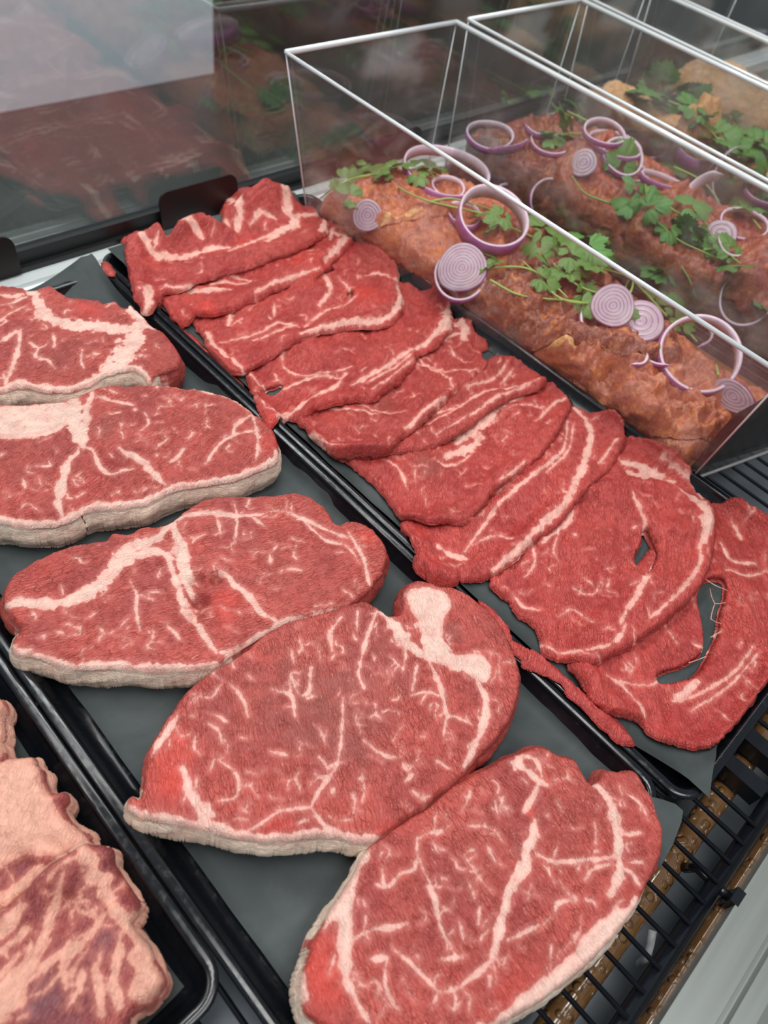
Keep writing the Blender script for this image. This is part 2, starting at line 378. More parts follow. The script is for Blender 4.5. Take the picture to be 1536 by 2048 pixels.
# ------------------------------------------------------------------ trays with paper liners
def rrect(x0, x1, y0, y1, r, n=8):
    out = []
    for cx, cy, a0 in ((x1 - r, y0 + r, -90), (x1 - r, y1 - r, 0), (x0 + r, y1 - r, 90), (x0 + r, y0 + r, 180)):
        for k in range(n + 1):
            a = math.radians(a0 + 90 * k / n); out.append((cx + r * math.cos(a), cy + r * math.sin(a)))
    return out
def tray(x0, x1, y0, y1, label, zr=.020, R=.020):
    prof = [(.010, .0005), (.004, .006), (.0015, zr - .005), (0, zr - .004), (0, zr - .001), (.0012, zr), (.0058, zr), (.0070, zr - .0012), (.0072, zr - .003), (.0082, zr - .0045), (.014, .005), (.018, .0025), (.022, .002)]
    cx, cy = (x0 + x1) / 2, (y0 + y1) / 2
    vs = []; rings = []
    for off, z in prof:
        p = rrect(x0 + off, x1 - off, y0 + off, y1 - off, max(R - off, .002)); rings.append(len(p)); vs += [(a - cx, b - cy, z) for a, b in p]
    n = rings[0]; fs = []
    for i in range(len(prof) - 1):
        for k in range(n): fs.append((i * n + k, i * n + (k + 1) % n, (i + 1) * n + (k + 1) % n, (i + 1) * n + k))
    fs.append(tuple((len(prof) - 1) * n + k for k in range(n)))
    fs.append(tuple(range(n))[::-1])
    me = pymesh('display_tray', vs, fs); me.polygons[-1].use_smooth = False; me.polygons[-2].use_smooth = False
    o = link('display_tray', me, M['tray']); o.location = (cx, cy, 0)
    return tag(o, label, 'tray', 'black display trays')
tray(-.262, .0355, .046, .650, 'black tray holding the pale fatty meat cuts at the left edge')
tray(.0365, .319, -.060, .648, 'black tray holding the five thick round steaks')
tray(.320, .612, -.078, .672, 'black tray holding the thin overlapping red meat slices')
def liner(name, x0, x1, y0, y1, label, lift, seed, z0=.0035, corner=0.):
    nx, ny = int((x1 - x0) / .004), int((y1 - y0) / .004)
    X, Y = np.meshgrid(np.linspace(x0, x1, nx + 1), np.linspace(y0, y1, ny + 1), indexing='ij')
    Z = z0 + .0006 + .0006 * fbm(X, Y, .05, seed)
    Z = Z + lift(X, Y)
    cf = np.clip(1 - np.hypot(X - x0, Y - y0) / .05, 0, 1) ** 1.5; Y = Y - corner * cf
    X2 = X + .0012 * fbm(Y, X * 0, .06, seed + 1); vs = np.stack([X2, Y, Z], -1).reshape(-1, 3)
    fs = [(i * (ny + 1) + j, (i + 1) * (ny + 1) + j, (i + 1) * (ny + 1) + j + 1, i * (ny + 1) + j + 1) for i in range(nx) for j in range(ny)]
    o = link(name, pymesh(name, vs, fs), M['paper']); return tag(o, label, 'paper', 'dark paper tray liners')
def ramp(d, w, h): return h * np.clip(1 - d / w, 0, 1) ** 2
def lift2(X, Y):
    z = ramp(.312 - X, .013, .0125) + ramp(.652 - Y, .03, .010) + ramp(X - .050, .014, .010)
    c = np.clip(1 - np.hypot(X - .300, Y - .660) / .06, 0, 1); return z * (1 - c) + .026 * c ** 1.3 + np.clip(z, 0, .02) * c * .3
liner('tray_liner', .058, .311, -.040, .660, 'dark grey paper liner under the thick round steaks', lift2, 3)
def lift3(X, Y):
    z = ramp(X - .336, .012, .005) + ramp(Y + .066, .013, .013) + ramp(.668 - Y, .03, .018)
    c = np.clip(1 - np.hypot(X - .338, Y + .066) / .04, 0, 1) + np.clip(1 - np.hypot(X - .338, Y - .66) / .05, 0, 1)
    return np.minimum(z + .020 * c, .0185)
liner('tray_liner', .336, .590, -.066, .674, 'dark grey paper liner under the thin red slices', lift3, 5, corner=.016)
def lift1(X, Y): return ramp(.020 - X, .02, .010) + ramp(Y - .064, .02, .008)
liner('tray_liner', -.240, .016, .064, .640, 'dark grey paper liner under the pale fatty cuts', lift1, 7)
# torn end of the steak liner hanging over the wires
P = at([(1285, 1590), (1320, 1598), (1350, 1608), (1366, 1622), (1362, 1645), (1345, 1690), (1320, 1735), (1260, 1760), (1220, 1700)], .0215)
vs = [tuple(p) for p in P] + [(p[0], p[1], p[2] + .0004) for p in P]; n = len(P)
fs = [tuple(range(n))[::-1], tuple(range(n, 2 * n))] + [(i, (i + 1) % n, (i + 1) % n + n, i + n) for i in range(n)]
tag(link('paper_sheet', pymesh('paper_sheet', vs, fs, False), M['paper']), 'torn dark paper corner lying on the wires beside the front steak', 'paper')

# ------------------------------------------------------------------ price tags against the sill, seen from behind
def card(x0, x1, h, lean, label, y=.703):
    r = .012; n = 6; pts = [(x0, 0), (x1, 0)]
    for k in range(n + 1): a = math.radians(90 * k / n); pts.append((x1 - r + r * math.cos(a), h - r + r * math.sin(a)))
    for k in range(n + 1): a = math.radians(90 + 90 * k / n); pts.append((x0 + r + r * math.cos(a), h - r + r * math.sin(a)))
    bm = bmesh.new(); cx = (x0 + x1) / 2
    A = [bm.verts.new((p[0] - cx, lean * p[1] / h, p[1])) for p in pts]; B = [bm.verts.new((p[0] - cx, lean * p[1] / h + .0025, p[1])) for p in pts]
    bm.faces.new(A); bm.faces.new(B[::-1])
    for i in range(len(pts)): j = (i + 1) % len(pts); bm.faces.new([A[i], B[i], B[j], A[j]])
    o = bm_done(bm, 'price_tag', M['card']); o.location = (cx, y, .0045); return tag(o, label, 'price tag', 'black price tags on the sill')
card(.120, .2535, .041, .004, 'black price tag on the sill at the left edge of the photo')
card(.421, .528, .041, .004, 'black price tag on the sill behind the thin slices')
card(.690, .850, .036, .004, 'black price tag seen through the first clear bin')

# ------------------------------------------------------------------ clear bins
def wall_panel(name, q, th, mat, parent, org):
    q = [np.array(p, float) for p in q]; nrm = np.cross(q[1] - q[0], q[3] - q[0]); nrm /= np.linalg.norm(nrm)
    bm = bmesh.new(); A = [bm.verts.new(p - org) for p in q]; B = [bm.verts.new(p + nrm * th - org) for p in q]
    bm.faces.new(A); bm.faces.new(B[::-1])
    for i in range(4): bm.faces.new([A[i], B[i], B[(i + 1) % 4], A[(i + 1) % 4]])
    return bm_done(bm, name, mat, parent)
def bin_(label, tl, tr, bl, br, yt, yb, ft, fb, zt=.19, zb=.003, left=True):
    """tl,tr: top x at back; bl,br: bottom x at back; yt,yb back y; ft,fb front y"""
    org = np.array(((bl + br) / 2, .3, zb)); o = empty('clear_bin', org); tag(o, label, 'bin', 'clear acrylic bins')
    TLb, TRb, TLf, TRf = (tl, yt, zt), (tr, yt, zt), (tl - .012, ft, zt), (tr - .004, ft, zt)
    BLb, BRb, BLf, BRf = (bl, yb, zb), (br, yb, zb), (bl + .022, fb, zb), (br, fb - .055, zb)
    wall_panel('side_wall', [BLb, BLf, TLf, TLb], -.003, M['acrylic'], o, org)
    wall_panel('side_wall', [BRb, BRf, TRf, TRb], .003, M['acrylic'], o, org)
    wall_panel('back_wall', [BLb, BRb, TRb, TLb], -.003, M['acrylic'], o, org)
    wall_panel('front_wall', [BLf, BRf, TRf, TLf], .003, M['smoky'], o, org)
    wall_panel('bottom', [BLb, BRb, BRf, BLf], .003, M['acrylic'], o, org)
    rp = [np.array(p) - org for p in (TLb, TRb, TRf, TLf)]
    for i in range(4):
        a, b = rp[i], rp[(i + 1) % 4]
        tube('rim_edge', [a, b], .0020 if i == 3 else .0030, M['rim'], o, 10)
    for a, b in ((BLb, TLb), (BRb, TRb), (BLf, TLf), (BRf, TRf)):
        tube('corner_edge', [np.array(a) - org, np.array(b) - org], .0009, M['rim'], o, 8)
    tube('bottom_edge', [np.array(BLf) - org, np.array(BRf) - org], .0018, M['rim'], o, 8)
    return o
bin_('first clear acrylic bin, next to the tray of thin slices', .554, .820, .594, .812, .660, .651, .068, .092)
bin_('second clear acrylic bin, between the first bin and the orange meat bin', .843, 1.084, .850, 1.072, .660, .651, .068, .092)
bin_('third clear acrylic bin, narrow, holding yellow orange meat', 1.104, 1.262, 1.120, 1.250, .660, .651, .068, .092)
bin_('fourth clear acrylic bin at the far right edge of the photo', 1.280, 1.60, 1.300, 1.580, .660, .651, .068, .092)
# ================================================================== MEAT GENERATOR
def seg_dist(P, A, B):
    """P (n,2) vs segments A,B (m,2) -> dist (n,m)"""
    d = B - A; L = (d * d).sum(1) + 1e-18
    t = ((P[:, None, :] - A[None]) * d[None]).sum(2) / L[None]; t = np.clip(t, 0, 1)
    q = A[None] + t[..., None] * d[None]; return np.sqrt(((P[:, None, :] - q) ** 2).sum(2)), t
def loops_sd(P, loops):
    """signed distance (inside > 0) + outward normal of nearest segment"""
    n = len(P); best = np.full(n, 1e9); nrm = np.zeros((n, 2)); cl = np.zeros((n, 2)); inside = np.zeros(n, bool)
    for L in loops:
        A = L; B = np.roll(L, -1, 0); area = .5 * (A[:, 0] * B[:, 1] - B[:, 0] * A[:, 1]).sum(); sg = 1 if area > 0 else -1
        for s in range(0, n, 20000):
            Q = P[s:s + 20000]; D, t = seg_dist(Q, A, B); k = D.argmin(1); d = D[np.arange(len(Q)), k]
            up = d < best[s:s + 20000]; idx = np.nonzero(up)[0]; ks = k[idx]
            best[s + idx] = d[idx]; e = B[ks] - A[ks]; nn = np.stack([e[:, 1], -e[:, 0]], 1) * sg; nn /= np.linalg.norm(nn, axis=1)[:, None] + 1e-12
            nrm[s + idx] = nn; tt = t[idx, ks]; cl[s + idx] = A[ks] + tt[:, None] * e
            cond = ((A[None, :, 1] > Q[:, None, 1]) != (B[None, :, 1] > Q[:, None, 1]))
            with np.errstate(divide='ignore', invalid='ignore'):
                xi = A[None, :, 0] + (Q[:, None, 1] - A[None, :, 1]) / (B[None, :, 1] - A[None, :, 1]) * (B[None, :, 0] - A[None, :, 0])
            c = (cond & (Q[:, None, 0] < xi)).sum(1) % 2 == 1
            inside[s:s + 20000] ^= c
    return np.where(inside, best, -best), nrm, cl
class HMap:
    def __init__(s, x0, x1, y0, y1, st, base): s.x0, s.y0, s.st = x0, y0, st; s.nx = int((x1 - x0) / st) + 1; s.ny = int((y1 - y0) / st) + 1; s.h = np.full((s.nx, s.ny), base, float); s.X, s.Y = np.meshgrid(x0 + st * np.arange(s.nx), y0 + st * np.arange(s.ny), indexing='ij')
    def samp(s, x, y, h=None):
        h = s.h if h is None else h
        u = np.clip((np.asarray(x) - s.x0) / s.st, 0, s.nx - 1.001); v = np.clip((np.asarray(y) - s.y0) / s.st, 0, s.ny - 1.001)
        i = u.astype(int); j = v.astype(int); a = u - i; b = v - j
        return (h[i, j] * (1 - a) + h[i + 1, j] * a) * (1 - b) + (h[i, j + 1] * (1 - a) + h[i + 1, j + 1] * a) * b
    def blur(s, h, sig):
        k = int(3 * sig / s.st); g = np.exp(-.5 * (np.arange(-k, k + 1) * s.st / sig) ** 2); g /= g.sum()
        p = np.pad(h, k, mode='edge'); a = sum(g[i] * p[i:i + s.nx, :] for i in range(2 * k + 1)); return sum(g[i] * a[:, i:i + s.ny] for i in range(2 * k + 1))
    def hit(s, px):
        d = rays([px])[0]; t = (s.h.max() + .01 - CAM[2]) / d[2]; 
        for _ in range(4000):
            p = CAM + t * d
            if p[2] <= s.samp(p[0], p[1]): return p
            t += .0004
        return p
def cracks(loops, n, ang, seed, length=.014, width=.0007, spread=.5, branch=.5):
    r = random.Random(seed); allp = np.concatenate(loops); lo, hi = allp.min(0), allp.max(0); out = []
    cand = np.array([(r.uniform(lo[0], hi[0]), r.uniform(lo[1], hi[1])) for _ in range(n * 3)])
    sd, _, _ = loops_sd(cand, loops); cand = cand[sd > .006][:n]
    for c in cand:
        a = ang + r.gauss(0, spread) + (math.pi if r.random() < .5 else 0); p = c.copy(); path = [p.copy()]; L = length * r.uniform(.35, 1.5)
        k = r.randint(3, 5)
        for i in range(k):
            a += r.gauss(0, .6); p = p + L / k * np.array([math.cos(a), math.sin(a)]); path.append(p.copy())
        wd = width * r.uniform(.5, 1.6); out.append((np.array(path), wd, .85))
        if r.random() < branch:
            q = path[r.randint(1, k - 1)]; b = a + r.choice((-1, 1)) * r.uniform(.7, 1.5)
            out.append((np.array([q, q + L * .25 * np.array([math.cos(b), math.sin(b)]), q + L * .45 * np.array([math.cos(b + .3), math.sin(b + .3)])]), wd * .8, .2))
    return out
def meat(name, loops, topf, basef, mat, res=.0013, seams=(), blobs=(), patches=(), holes_dent=(), round_r=.003, bulge=.002, rings=6, rough=.0006,
         fib=0., fibscale=1., seed=0, parent=None, rind=None, creamwall=.5, groove=.0008, wallfat=None, undulate=.0015, bend=.02, hm=None, wallshift=(0, 0), ridge=.0, ridgew=.009, tone0=0.):
    """loops: list of (n,2) outlines (first outer, rest holes); topf/basef: (x,y)->z ; seams: (pts(n,2), width, taper)"""
    allp = np.concatenate(loops); lo = allp.min(0) - 2 * res; hi = allp.max(0) + 2 * res
    gx = np.arange(lo[0], hi[0], res); gy = np.arange(lo[1], hi[1], res); nx, ny = len(gx), len(gy)
    X, Y = np.meshgrid(gx, gy, indexing='ij'); P = np.stack([X.ravel(), Y.ravel()], 1)
    sd, nr, cl = loops_sd(P, loops)
    snap = np.abs(sd) < .55 * res; P = np.where(snap[:, None], cl, P); ok = (sd > 0) | snap; sd = np.where(snap, 0, sd)
    I = np.arange(nx * ny).reshape(nx, ny); q = np.stack([I[:-1, :-1], I[1:, :-1], I[1:, 1:], I[:-1, 1:]], -1).reshape(-1, 4)
    q = q[ok[q].all(1)]; q = q[(sd[q] > 0).any(1)]
    used = np.unique(q); remap = -np.ones(nx * ny, int); remap[used] = np.arange(len(used)); q = remap[q]; P = P[used]; sd = sd[used]; nr = nr[used]
    nv = len(P)
    # boundary edges
    E = np.concatenate([q[:, [0, 1]], q[:, [1, 2]], q[:, [2, 3]], q[:, [3, 0]]]); key = np.minimum(E[:, 0], E[:, 1]) * nv + np.maximum(E[:, 0], E[:, 1])
    u, inv, cnt = np.unique(key, return_inverse=True, return_counts=True); be = E[cnt[inv] == 1]
    bset = np.unique(be); sd[bset] = 0
    # attributes
    fatd = np.full(nv, 12.0)
    for item in seams:
        pts, wd, tp = item; A, B = pts[:-1], pts[1:]; m = len(A); cum = np.concatenate([[0], np.cumsum(np.linalg.norm(B - A, axis=1))]); cum /= cum[-1]
        lo2 = pts.min(0) - .013 - wd; hi2 = pts.max(0) + .013 + wd; sel = np.nonzero(((P > lo2) & (P < hi2)).all(1))[0]
        if not len(sel): continue
        D, t = seg_dist(P[sel], A, B); k = D.argmin(1); ar = np.arange(len(sel)); s = cum[k] + t[ar, k] * (cum[k + 1] - cum[k])
        wv = wd * (1 - tp * np.abs(2 * s - 1) ** 2) * (1 + .55 * vnoise(P[sel, 0] / .005, P[sel, 1] / .005, seed + 5) + .25 * vnoise(P[sel, 0] / .0018, P[sel, 1] / .0018, seed + 6)); fatd[sel] = np.minimum(fatd[sel], (D[ar, k] - wv / 2) * 1000)
    for poly in patches:
        s2, _, _ = loops_sd(P, [poly]); fatd = np.minimum(fatd, -s2 * 1000 + 1.2 * fbm(P[:, 0], P[:, 1], .008, seed + 8))
    tone = tone0 + .15 * fbm(P[:, 0], P[:, 1], .04, seed + 21); cream = .25 + .25 * fbm(P[:, 0], P[:, 1], .02, seed + 31)
    dent = np.zeros(nv)
    for (c, r, val, dp) in blobs:
        g = np.exp(-(((P - c) ** 2).sum(1)) / (r * r)); tone += .8 * val * g * (1 + .5 * fbm(P[:, 0], P[:, 1], .010, seed + 81)); dent += dp * g
    # height
    zt = topf(P[:, 0], P[:, 1]); s = np.clip(sd / round_r, 0, 1)
    z = zt + undulate * fbm(P[:, 0], P[:, 1], .035, seed + 1) + rough * fbm(P[:, 0], P[:, 1], .007, seed + 2, 3, .6) * 1.4
    if ridge:
        cf, sf = math.cos(fib), math.sin(fib); uu = P[:, 0] * cf + P[:, 1] * sf; vv = -P[:, 0] * sf + P[:, 1] * cf + .004 * fbm(P[:, 0], P[:, 1], .03, seed + 77)
        rg = 1 - 2 * np.abs(fbm(uu / 5.5, vv, ridgew, seed + 78, 3, .5)); z = z + ridge * (rg - .6)
    z = z - round_r * .9 * (1 - np.sqrt(1 - (1 - s) ** 2)) + dent - groove * np.exp(-(np.maximum(fatd, 0) / 1.0) ** 2) + groove * .8 * np.exp(-((fatd + 3.) / 2) ** 2)
    zb = basef(P[:, 0], P[:, 1]); z = np.maximum(z, zb + .0012)
    V = [np.column_stack([P, z])]; AT = [np.stack([fatd, tone, cream], 1)]
    bn = nr[bset]; bp = P[bset]; bz = z[bset]; bb = basef(bp[:, 0], bp[:, 1])
    bmap = -np.ones(nv, int); bmap[bset] = np.arange(len(bset)); nb = len(bset)
    wf = fatd[bset] if wallfat is None else wallfat(bp)
    F = [q]; wallF = []
    prevbase = None
    ringids = [bset]
    per = np.arctan2(bp[:, 1] - bp[:, 1].mean(), bp[:, 0] - bp[:, 0].mean())
    for j in range(1, rings + 1):
        t = j / rings; zz = bz * (1 - t) + bb * t
        o = bulge * math.sin(math.pi * min(1, t * 1.15)) - (bulge * .8 if j == rings else 0) + rough * 1.6 * fbm(bp[:, 0] * 1.2 + bp[:, 1] * .5, zz * 1.6 + bp[:, 1] * .8, .009, seed + 40, 3, .6) * (j < rings)
        o = o + bulge * .6 * fbm(bp[:, 0], zz + bp[:, 1] * .7, .022, seed + 50) * (j < rings)
        pp = bp + bn * np.asarray(o)[:, None] + np.array(wallshift) * t
        V.append(np.column_stack([pp, zz])); AT.append(np.stack([wf - 1.5 * min(1, t * 2), tone[bset] - .1, np.full(nb, creamwall + .35 * t) + .2 * fbm(per, zz * 40, .2, seed + 60)], 1))
        ids = nv + (j - 1) * nb + np.arange(nb); ringids.append(ids)
    for j in range(rings):
        a, b = ringids[j], ringids[j + 1]
        wallF.append(np.stack([b[bmap[be[:, 0]]], b[bmap[be[:, 1]]], a[bmap[be[:, 1]]], a[bmap[be[:, 0]]]], 1))
    V = np.concatenate(V); AT = np.concatenate(AT); W = np.concatenate(wallF)
    # underside: same grid at base height, pulled in a little
    ca, sa = math.cos(fib), math.sin(fib); wx = V[:, 0] + bend * .25 * vnoise(V[:, 0] / .06, V[:, 1] / .06, seed + 70); wy = V[:, 1] + bend * .25 * vnoise(V[:, 0] / .06 + 5, V[:, 1] / .06, seed + 71)
    gr = np.stack([(wx * ca + wy * sa) * 260 * fibscale, (-wx * sa + wy * ca) * 950 * fibscale, V[:, 2] * 500], 1)
    gr[nv:] = np.stack([(V[nv:, 0] + .6 * V[nv:, 1]) * 160, V[nv:, 2] * 1100 + 40 * V[nv:, 0], (V[nv:, 0] - V[nv:, 1]) * 160], 1)
    cen = np.array([bp[:, 0].mean(), bp[:, 1].mean(), bb.min()]) if parent is None else np.zeros(3)
    def build(nm, faces, m, par, org):
        us = np.unique(faces); rm = -np.ones(len(V), int); rm[us] = np.arange(len(us)); f = rm[faces]
        me = bpy.data.meshes.new(nm); n, k = len(us), len(f)
        me.vertices.add(n); me.vertices.foreach_set('co', (V[us] - org).astype(np.float32).ravel())
        me.loops.add(4 * k); me.loops.foreach_set('vertex_index', f.ravel().astype(np.int32)); me.polygons.add(k); me.polygons.foreach_set('loop_start', np.arange(0, 4 * k, 4, dtype=np.int32))
        me.polygons.foreach_set('use_smooth', [True] * k)
        for i, a in enumerate(('fatd', 'tone', 'cream')):
            at_ = me.attributes.new(a, 'FLOAT', 'POINT'); at_.data.foreach_set('value', AT[us, i].astype(np.float32))
        at_ = me.attributes.new('gr', 'FLOAT_VECTOR', 'POINT'); at_.data.foreach_set('vector', gr[us].astype(np.float32).ravel())
        me.update(calc_edges=True); me.validate()
        return link(nm, me, m, par)
    org = cen
    if rind is not None:
        bsel = rind(bp)                     # per boundary vertex: is it fat rind
        fl = bsel[bmap[be[:, 0]]] & bsel[bmap[be[:, 1]]]; flW = np.tile(fl, rings)
        o = build(name, np.concatenate([q, W[~flW]]), mat, parent, org)
        if fl.any():
            c = build('fat_rind', W[flW], M['rind'], o, org); c['label'] = 'pale cream fat rind'
    else: o = build(name, np.concatenate([q, W]), mat, parent, org)
    if parent is None: o.location = org
    if hm is not None:
        H = hm; m = (H.X > lo[0]) & (H.X < hi[0]) & (H.Y > lo[1]) & (H.Y < hi[1]); ix = np.nonzero(m)
        Q = np.stack([H.X[ix], H.Y[ix]], 1); s3, _, _ = loops_sd(Q, loops); inn = s3 > -.0005
        zz = topf(Q[:, 0], Q[:, 1]) - round_r * .9 * (1 - np.sqrt(1 - (1 - np.clip(s3 / round_r, 0, 1)) ** 2))
        for (c, r, val, dp) in blobs: zz = zz + dp * np.exp(-(((Q - c) ** 2).sum(1)) / (r * r))
        for d in np.nonzero(inn)[0]:
            i, j = ix[0][d], ix[1][d]; H.h[i, j] = max(H.h[i, j], zz[d])
    return o
def outline(px, z, seed, amp=.0008, sc=.006, step=.0016, raw=None):
    P = at(px, z)[:, :2] if raw is None else np.array(raw, float)
    S = spline(P, step, True); e = np.roll(S, -1, 0) - S; n = np.stack([e[:, 1], -e[:, 0]], 1); n /= np.linalg.norm(n, axis=1)[:, None] + 1e-12
    return S + n * (amp * fbm(S[:, 0], S[:, 1], sc, seed + 90, 3, .6))[:, None]
def seamw(px, z, w_px, tp=.3, jit=0, seed=0):
    P = at(px, z); dist = np.linalg.norm(P.mean(0) - CAM); w = w_px * dist / FPX * 1.05
    return (spline(P[:, :2], .003), w, tp)

# ================================================================== THICK STEAKS
ZT = .036
def steak(label, px, seams, rind_px, fib, seed, nveins, blobs=(), patches=(), zt=ZT, veinang=None, rindw=.004, rind_reach=.012, vlen=.013, vw=.0008, round_r=.004):
    L = [outline(px, zt, seed)]
    S = [seamw(p, zt, wd, .35) for p, wd in seams]
    S = [(a, b_, .6) for a, b_, c_ in S]
    S += cracks(L, int(nveins * .75), fib if veinang is None else veinang, seed, vlen * .75, vw * .62)
    R = [spline(at(r, zt)[:, :2], .004) for r in rind_px]
    for r in R: S.append((r, rindw * 2, .2))
    def rf(bp):
        m = np.full(len(bp), 9.)
        for r in R: D, _ = seg_dist(bp, r[:-1], r[1:]); m = np.minimum(m, D.min(1))
        return m < rind_reach
    def wfat(bp):
        m = np.full(len(bp), 9.)
        for r in R: D, _ = seg_dist(bp, r[:-1], r[1:]); m = np.minimum(m, D.min(1))
        return np.where(m < rind_reach, -4, 6 * (m > rind_reach * 1.6) + 1.)
    bl = []
    for (p, r, v, d) in blobs: bl.append((at([p], zt)[0][:2], r, v, d))
    pt = [outline(p, zt, seed + 3, .001) for p in patches]
    o = meat('steak', L, lambda x, y: np.full(np.shape(x), zt), lambda x, y: np.full(np.shape(x), .0052), M['steak'], .00115, S, bl, pt, fib=fib, seed=seed, rings=16, bulge=.0035, rough=.0007,
             rind=rf, wallfat=wfat, creamwall=.55, undulate=.0030, round_r=round_r, ridge=.0009)
    return tag(o, label, 'steak', 'thick round beef steaks')
steak('thick steak furthest back in the steak tray, cut by the left photo edge',
  C1([(-260, 500), (-260, 300), (-200, 150), (-100, 75), (0, 48), (100, 60), (160, 78), (255, 58), (350, 105), (430, 110), (500, 115), (540, 138), (590, 130), (640, 172), (660, 150), (705, 180), (750, 222), (790, 262), (850, 300), (905, 365), (925, 415), (912, 460), (860, 488), (800, 500), (760, 535), (735, 500), (690, 478), (620, 480), (540, 500), (490, 535), (420, 565), (340, 585), (200, 580), (100, 560), (0, 575), (-150, 590)]),
  [(C1([(130, 60), (190, 120), (210, 190), (330, 240), (500, 262), (640, 275), (720, 250), (790, 262)]), 26), (C1([(720, 260), (680, 330), (630, 420), (590, 470), (500, 510)]), 42), (C1([(660, 160), (680, 190), (740, 235)]), 18),
   (C1([(150, 340), (200, 370), (250, 340)]), 5), (C1([(200, 370), (180, 410), (240, 430), (280, 470)]), 6), (C1([(270, 300), (280, 340), (270, 370)]), 5), (C1([(100, 270), (90, 380), (60, 470), (20, 550)]), 9), (C1([(0, 340), (60, 300), (110, 270)]), 6), (C1([(420, 380), (415, 440), (430, 470)]), 5), (C1([(0, 240), (60, 190), (140, 150)]), 4), (C1([(440, 410), (510, 390)]), 5), (C1([(500, 230), (510, 262)]), 8),
   (C1([(0, 100), (60, 110), (120, 100)]), 8), (C1([(0, 150), (60, 140), (140, 110)]), 5)],
  [C1([(-260, 560), (-150, 580), (0, 566), (100, 548), (200, 568), (340, 574), (420, 552), (490, 525), (540, 490), (620, 470), (690, 466), (735, 495), (760, 535)])],
  .1, 11, 60, [(C1([(440, 190)])[0], .022, .9, 0), (C1([(680, 210)])[0], .008, .8, 0), (C1([(300, 400)])[0], .04, -.5, 0), (C1([(830, 400)])[0], .014, -.2, 0)], rindw=.0035)
steak('second thick beef steak from the back, deep cream fat rind along its front',
  C1([(-260, 1000), (-260, 760), (-100, 660), (0, 650), (150, 650), (300, 645), (380, 625), (470, 582), (540, 562), (640, 555), (760, 556), (900, 562), (1050, 582), (1180, 622), (1280, 685), (1350, 742), (1400, 792), (1425, 860), (1428, 910), (1412, 950), (1330, 990), (1200, 1045), (1080, 1065), (900, 1095), (820, 1125), (740, 1162), (600, 1185), (450, 1205), (350, 1255), (250, 1278), (100, 1274), (0, 1260), (-150, 1240)]),
  [(C1([(380, 620), (380, 700), (390, 780), (425, 870)]), 34), (C1([(470, 600), (440, 680), (440, 780)]), 14), (C1([(400, 880), (355, 950), (322, 1050), (300, 1130), (320, 1240)]), 15), (C1([(420, 870), (475, 895), (500, 960), (560, 1020), (640, 990), (690, 985)]), 8), (C1([(610, 880), (700, 930), (780, 1010), (850, 1078)]), 13),
   (C1([(1290, 700), (1320, 830), (1308, 960)]), 7), (C1([(1310, 790), (1190, 815), (1120, 865), (1050, 970)]), 7), (C1([(1190, 815), (1210, 760), (1290, 710)]), 6), (C1([(940, 880), (910, 930), (870, 960)]), 6), (C1([(860, 830), (800, 880)]), 5), (C1([(0, 826), (110, 830), (220, 822), (330, 765), (370, 700)]), 11),
   (C1([(250, 950), (255, 975), (180, 985)]), 5), (C1([(120, 1050), (130, 1090)]), 7), (C1([(760, 556), (900, 563), (1050, 585), (1180, 625), (1290, 700)]), 10), (C1([(500, 610), (560, 630), (680, 660)]), 6), (C1([(530, 580), (600, 600)]), 5), (C1([(740, 700), (760, 760), (720, 800)]), 4), (C1([(200, 1040), (210, 1080)]), 5)],
  [C1([(-260, 1100), (-150, 1235), (0, 1254), (100, 1268), (250, 1270), (350, 1246), (450, 1196), (600, 1176), (740, 1152), (820, 1115), (900, 1085), (1080, 1056), (1200, 1036), (1330, 980), (1412, 940), (1428, 900)])],
  .25, 23, 110, [(C1([(620, 930)])[0], .008, -.9, -.006), (C1([(390, 900)])[0], .005, -.7, -.003), (C1([(345, 990)])[0], .005, -.7, -.003), (C1([(1370, 860)])[0], .014, .9, 0), (C1([(520, 760)])[0], .018, -.7, -.002), (C1([(150, 900)])[0], .03, -.4, 0), (C1([(420, 1100)])[0], .02, .4, 0)],
  [C1([(-200, 700), (0, 665), (200, 660), (350, 660), (380, 700), (320, 765), (210, 815), (100, 825), (0, 820), (-200, 830)])], rindw=.0035)
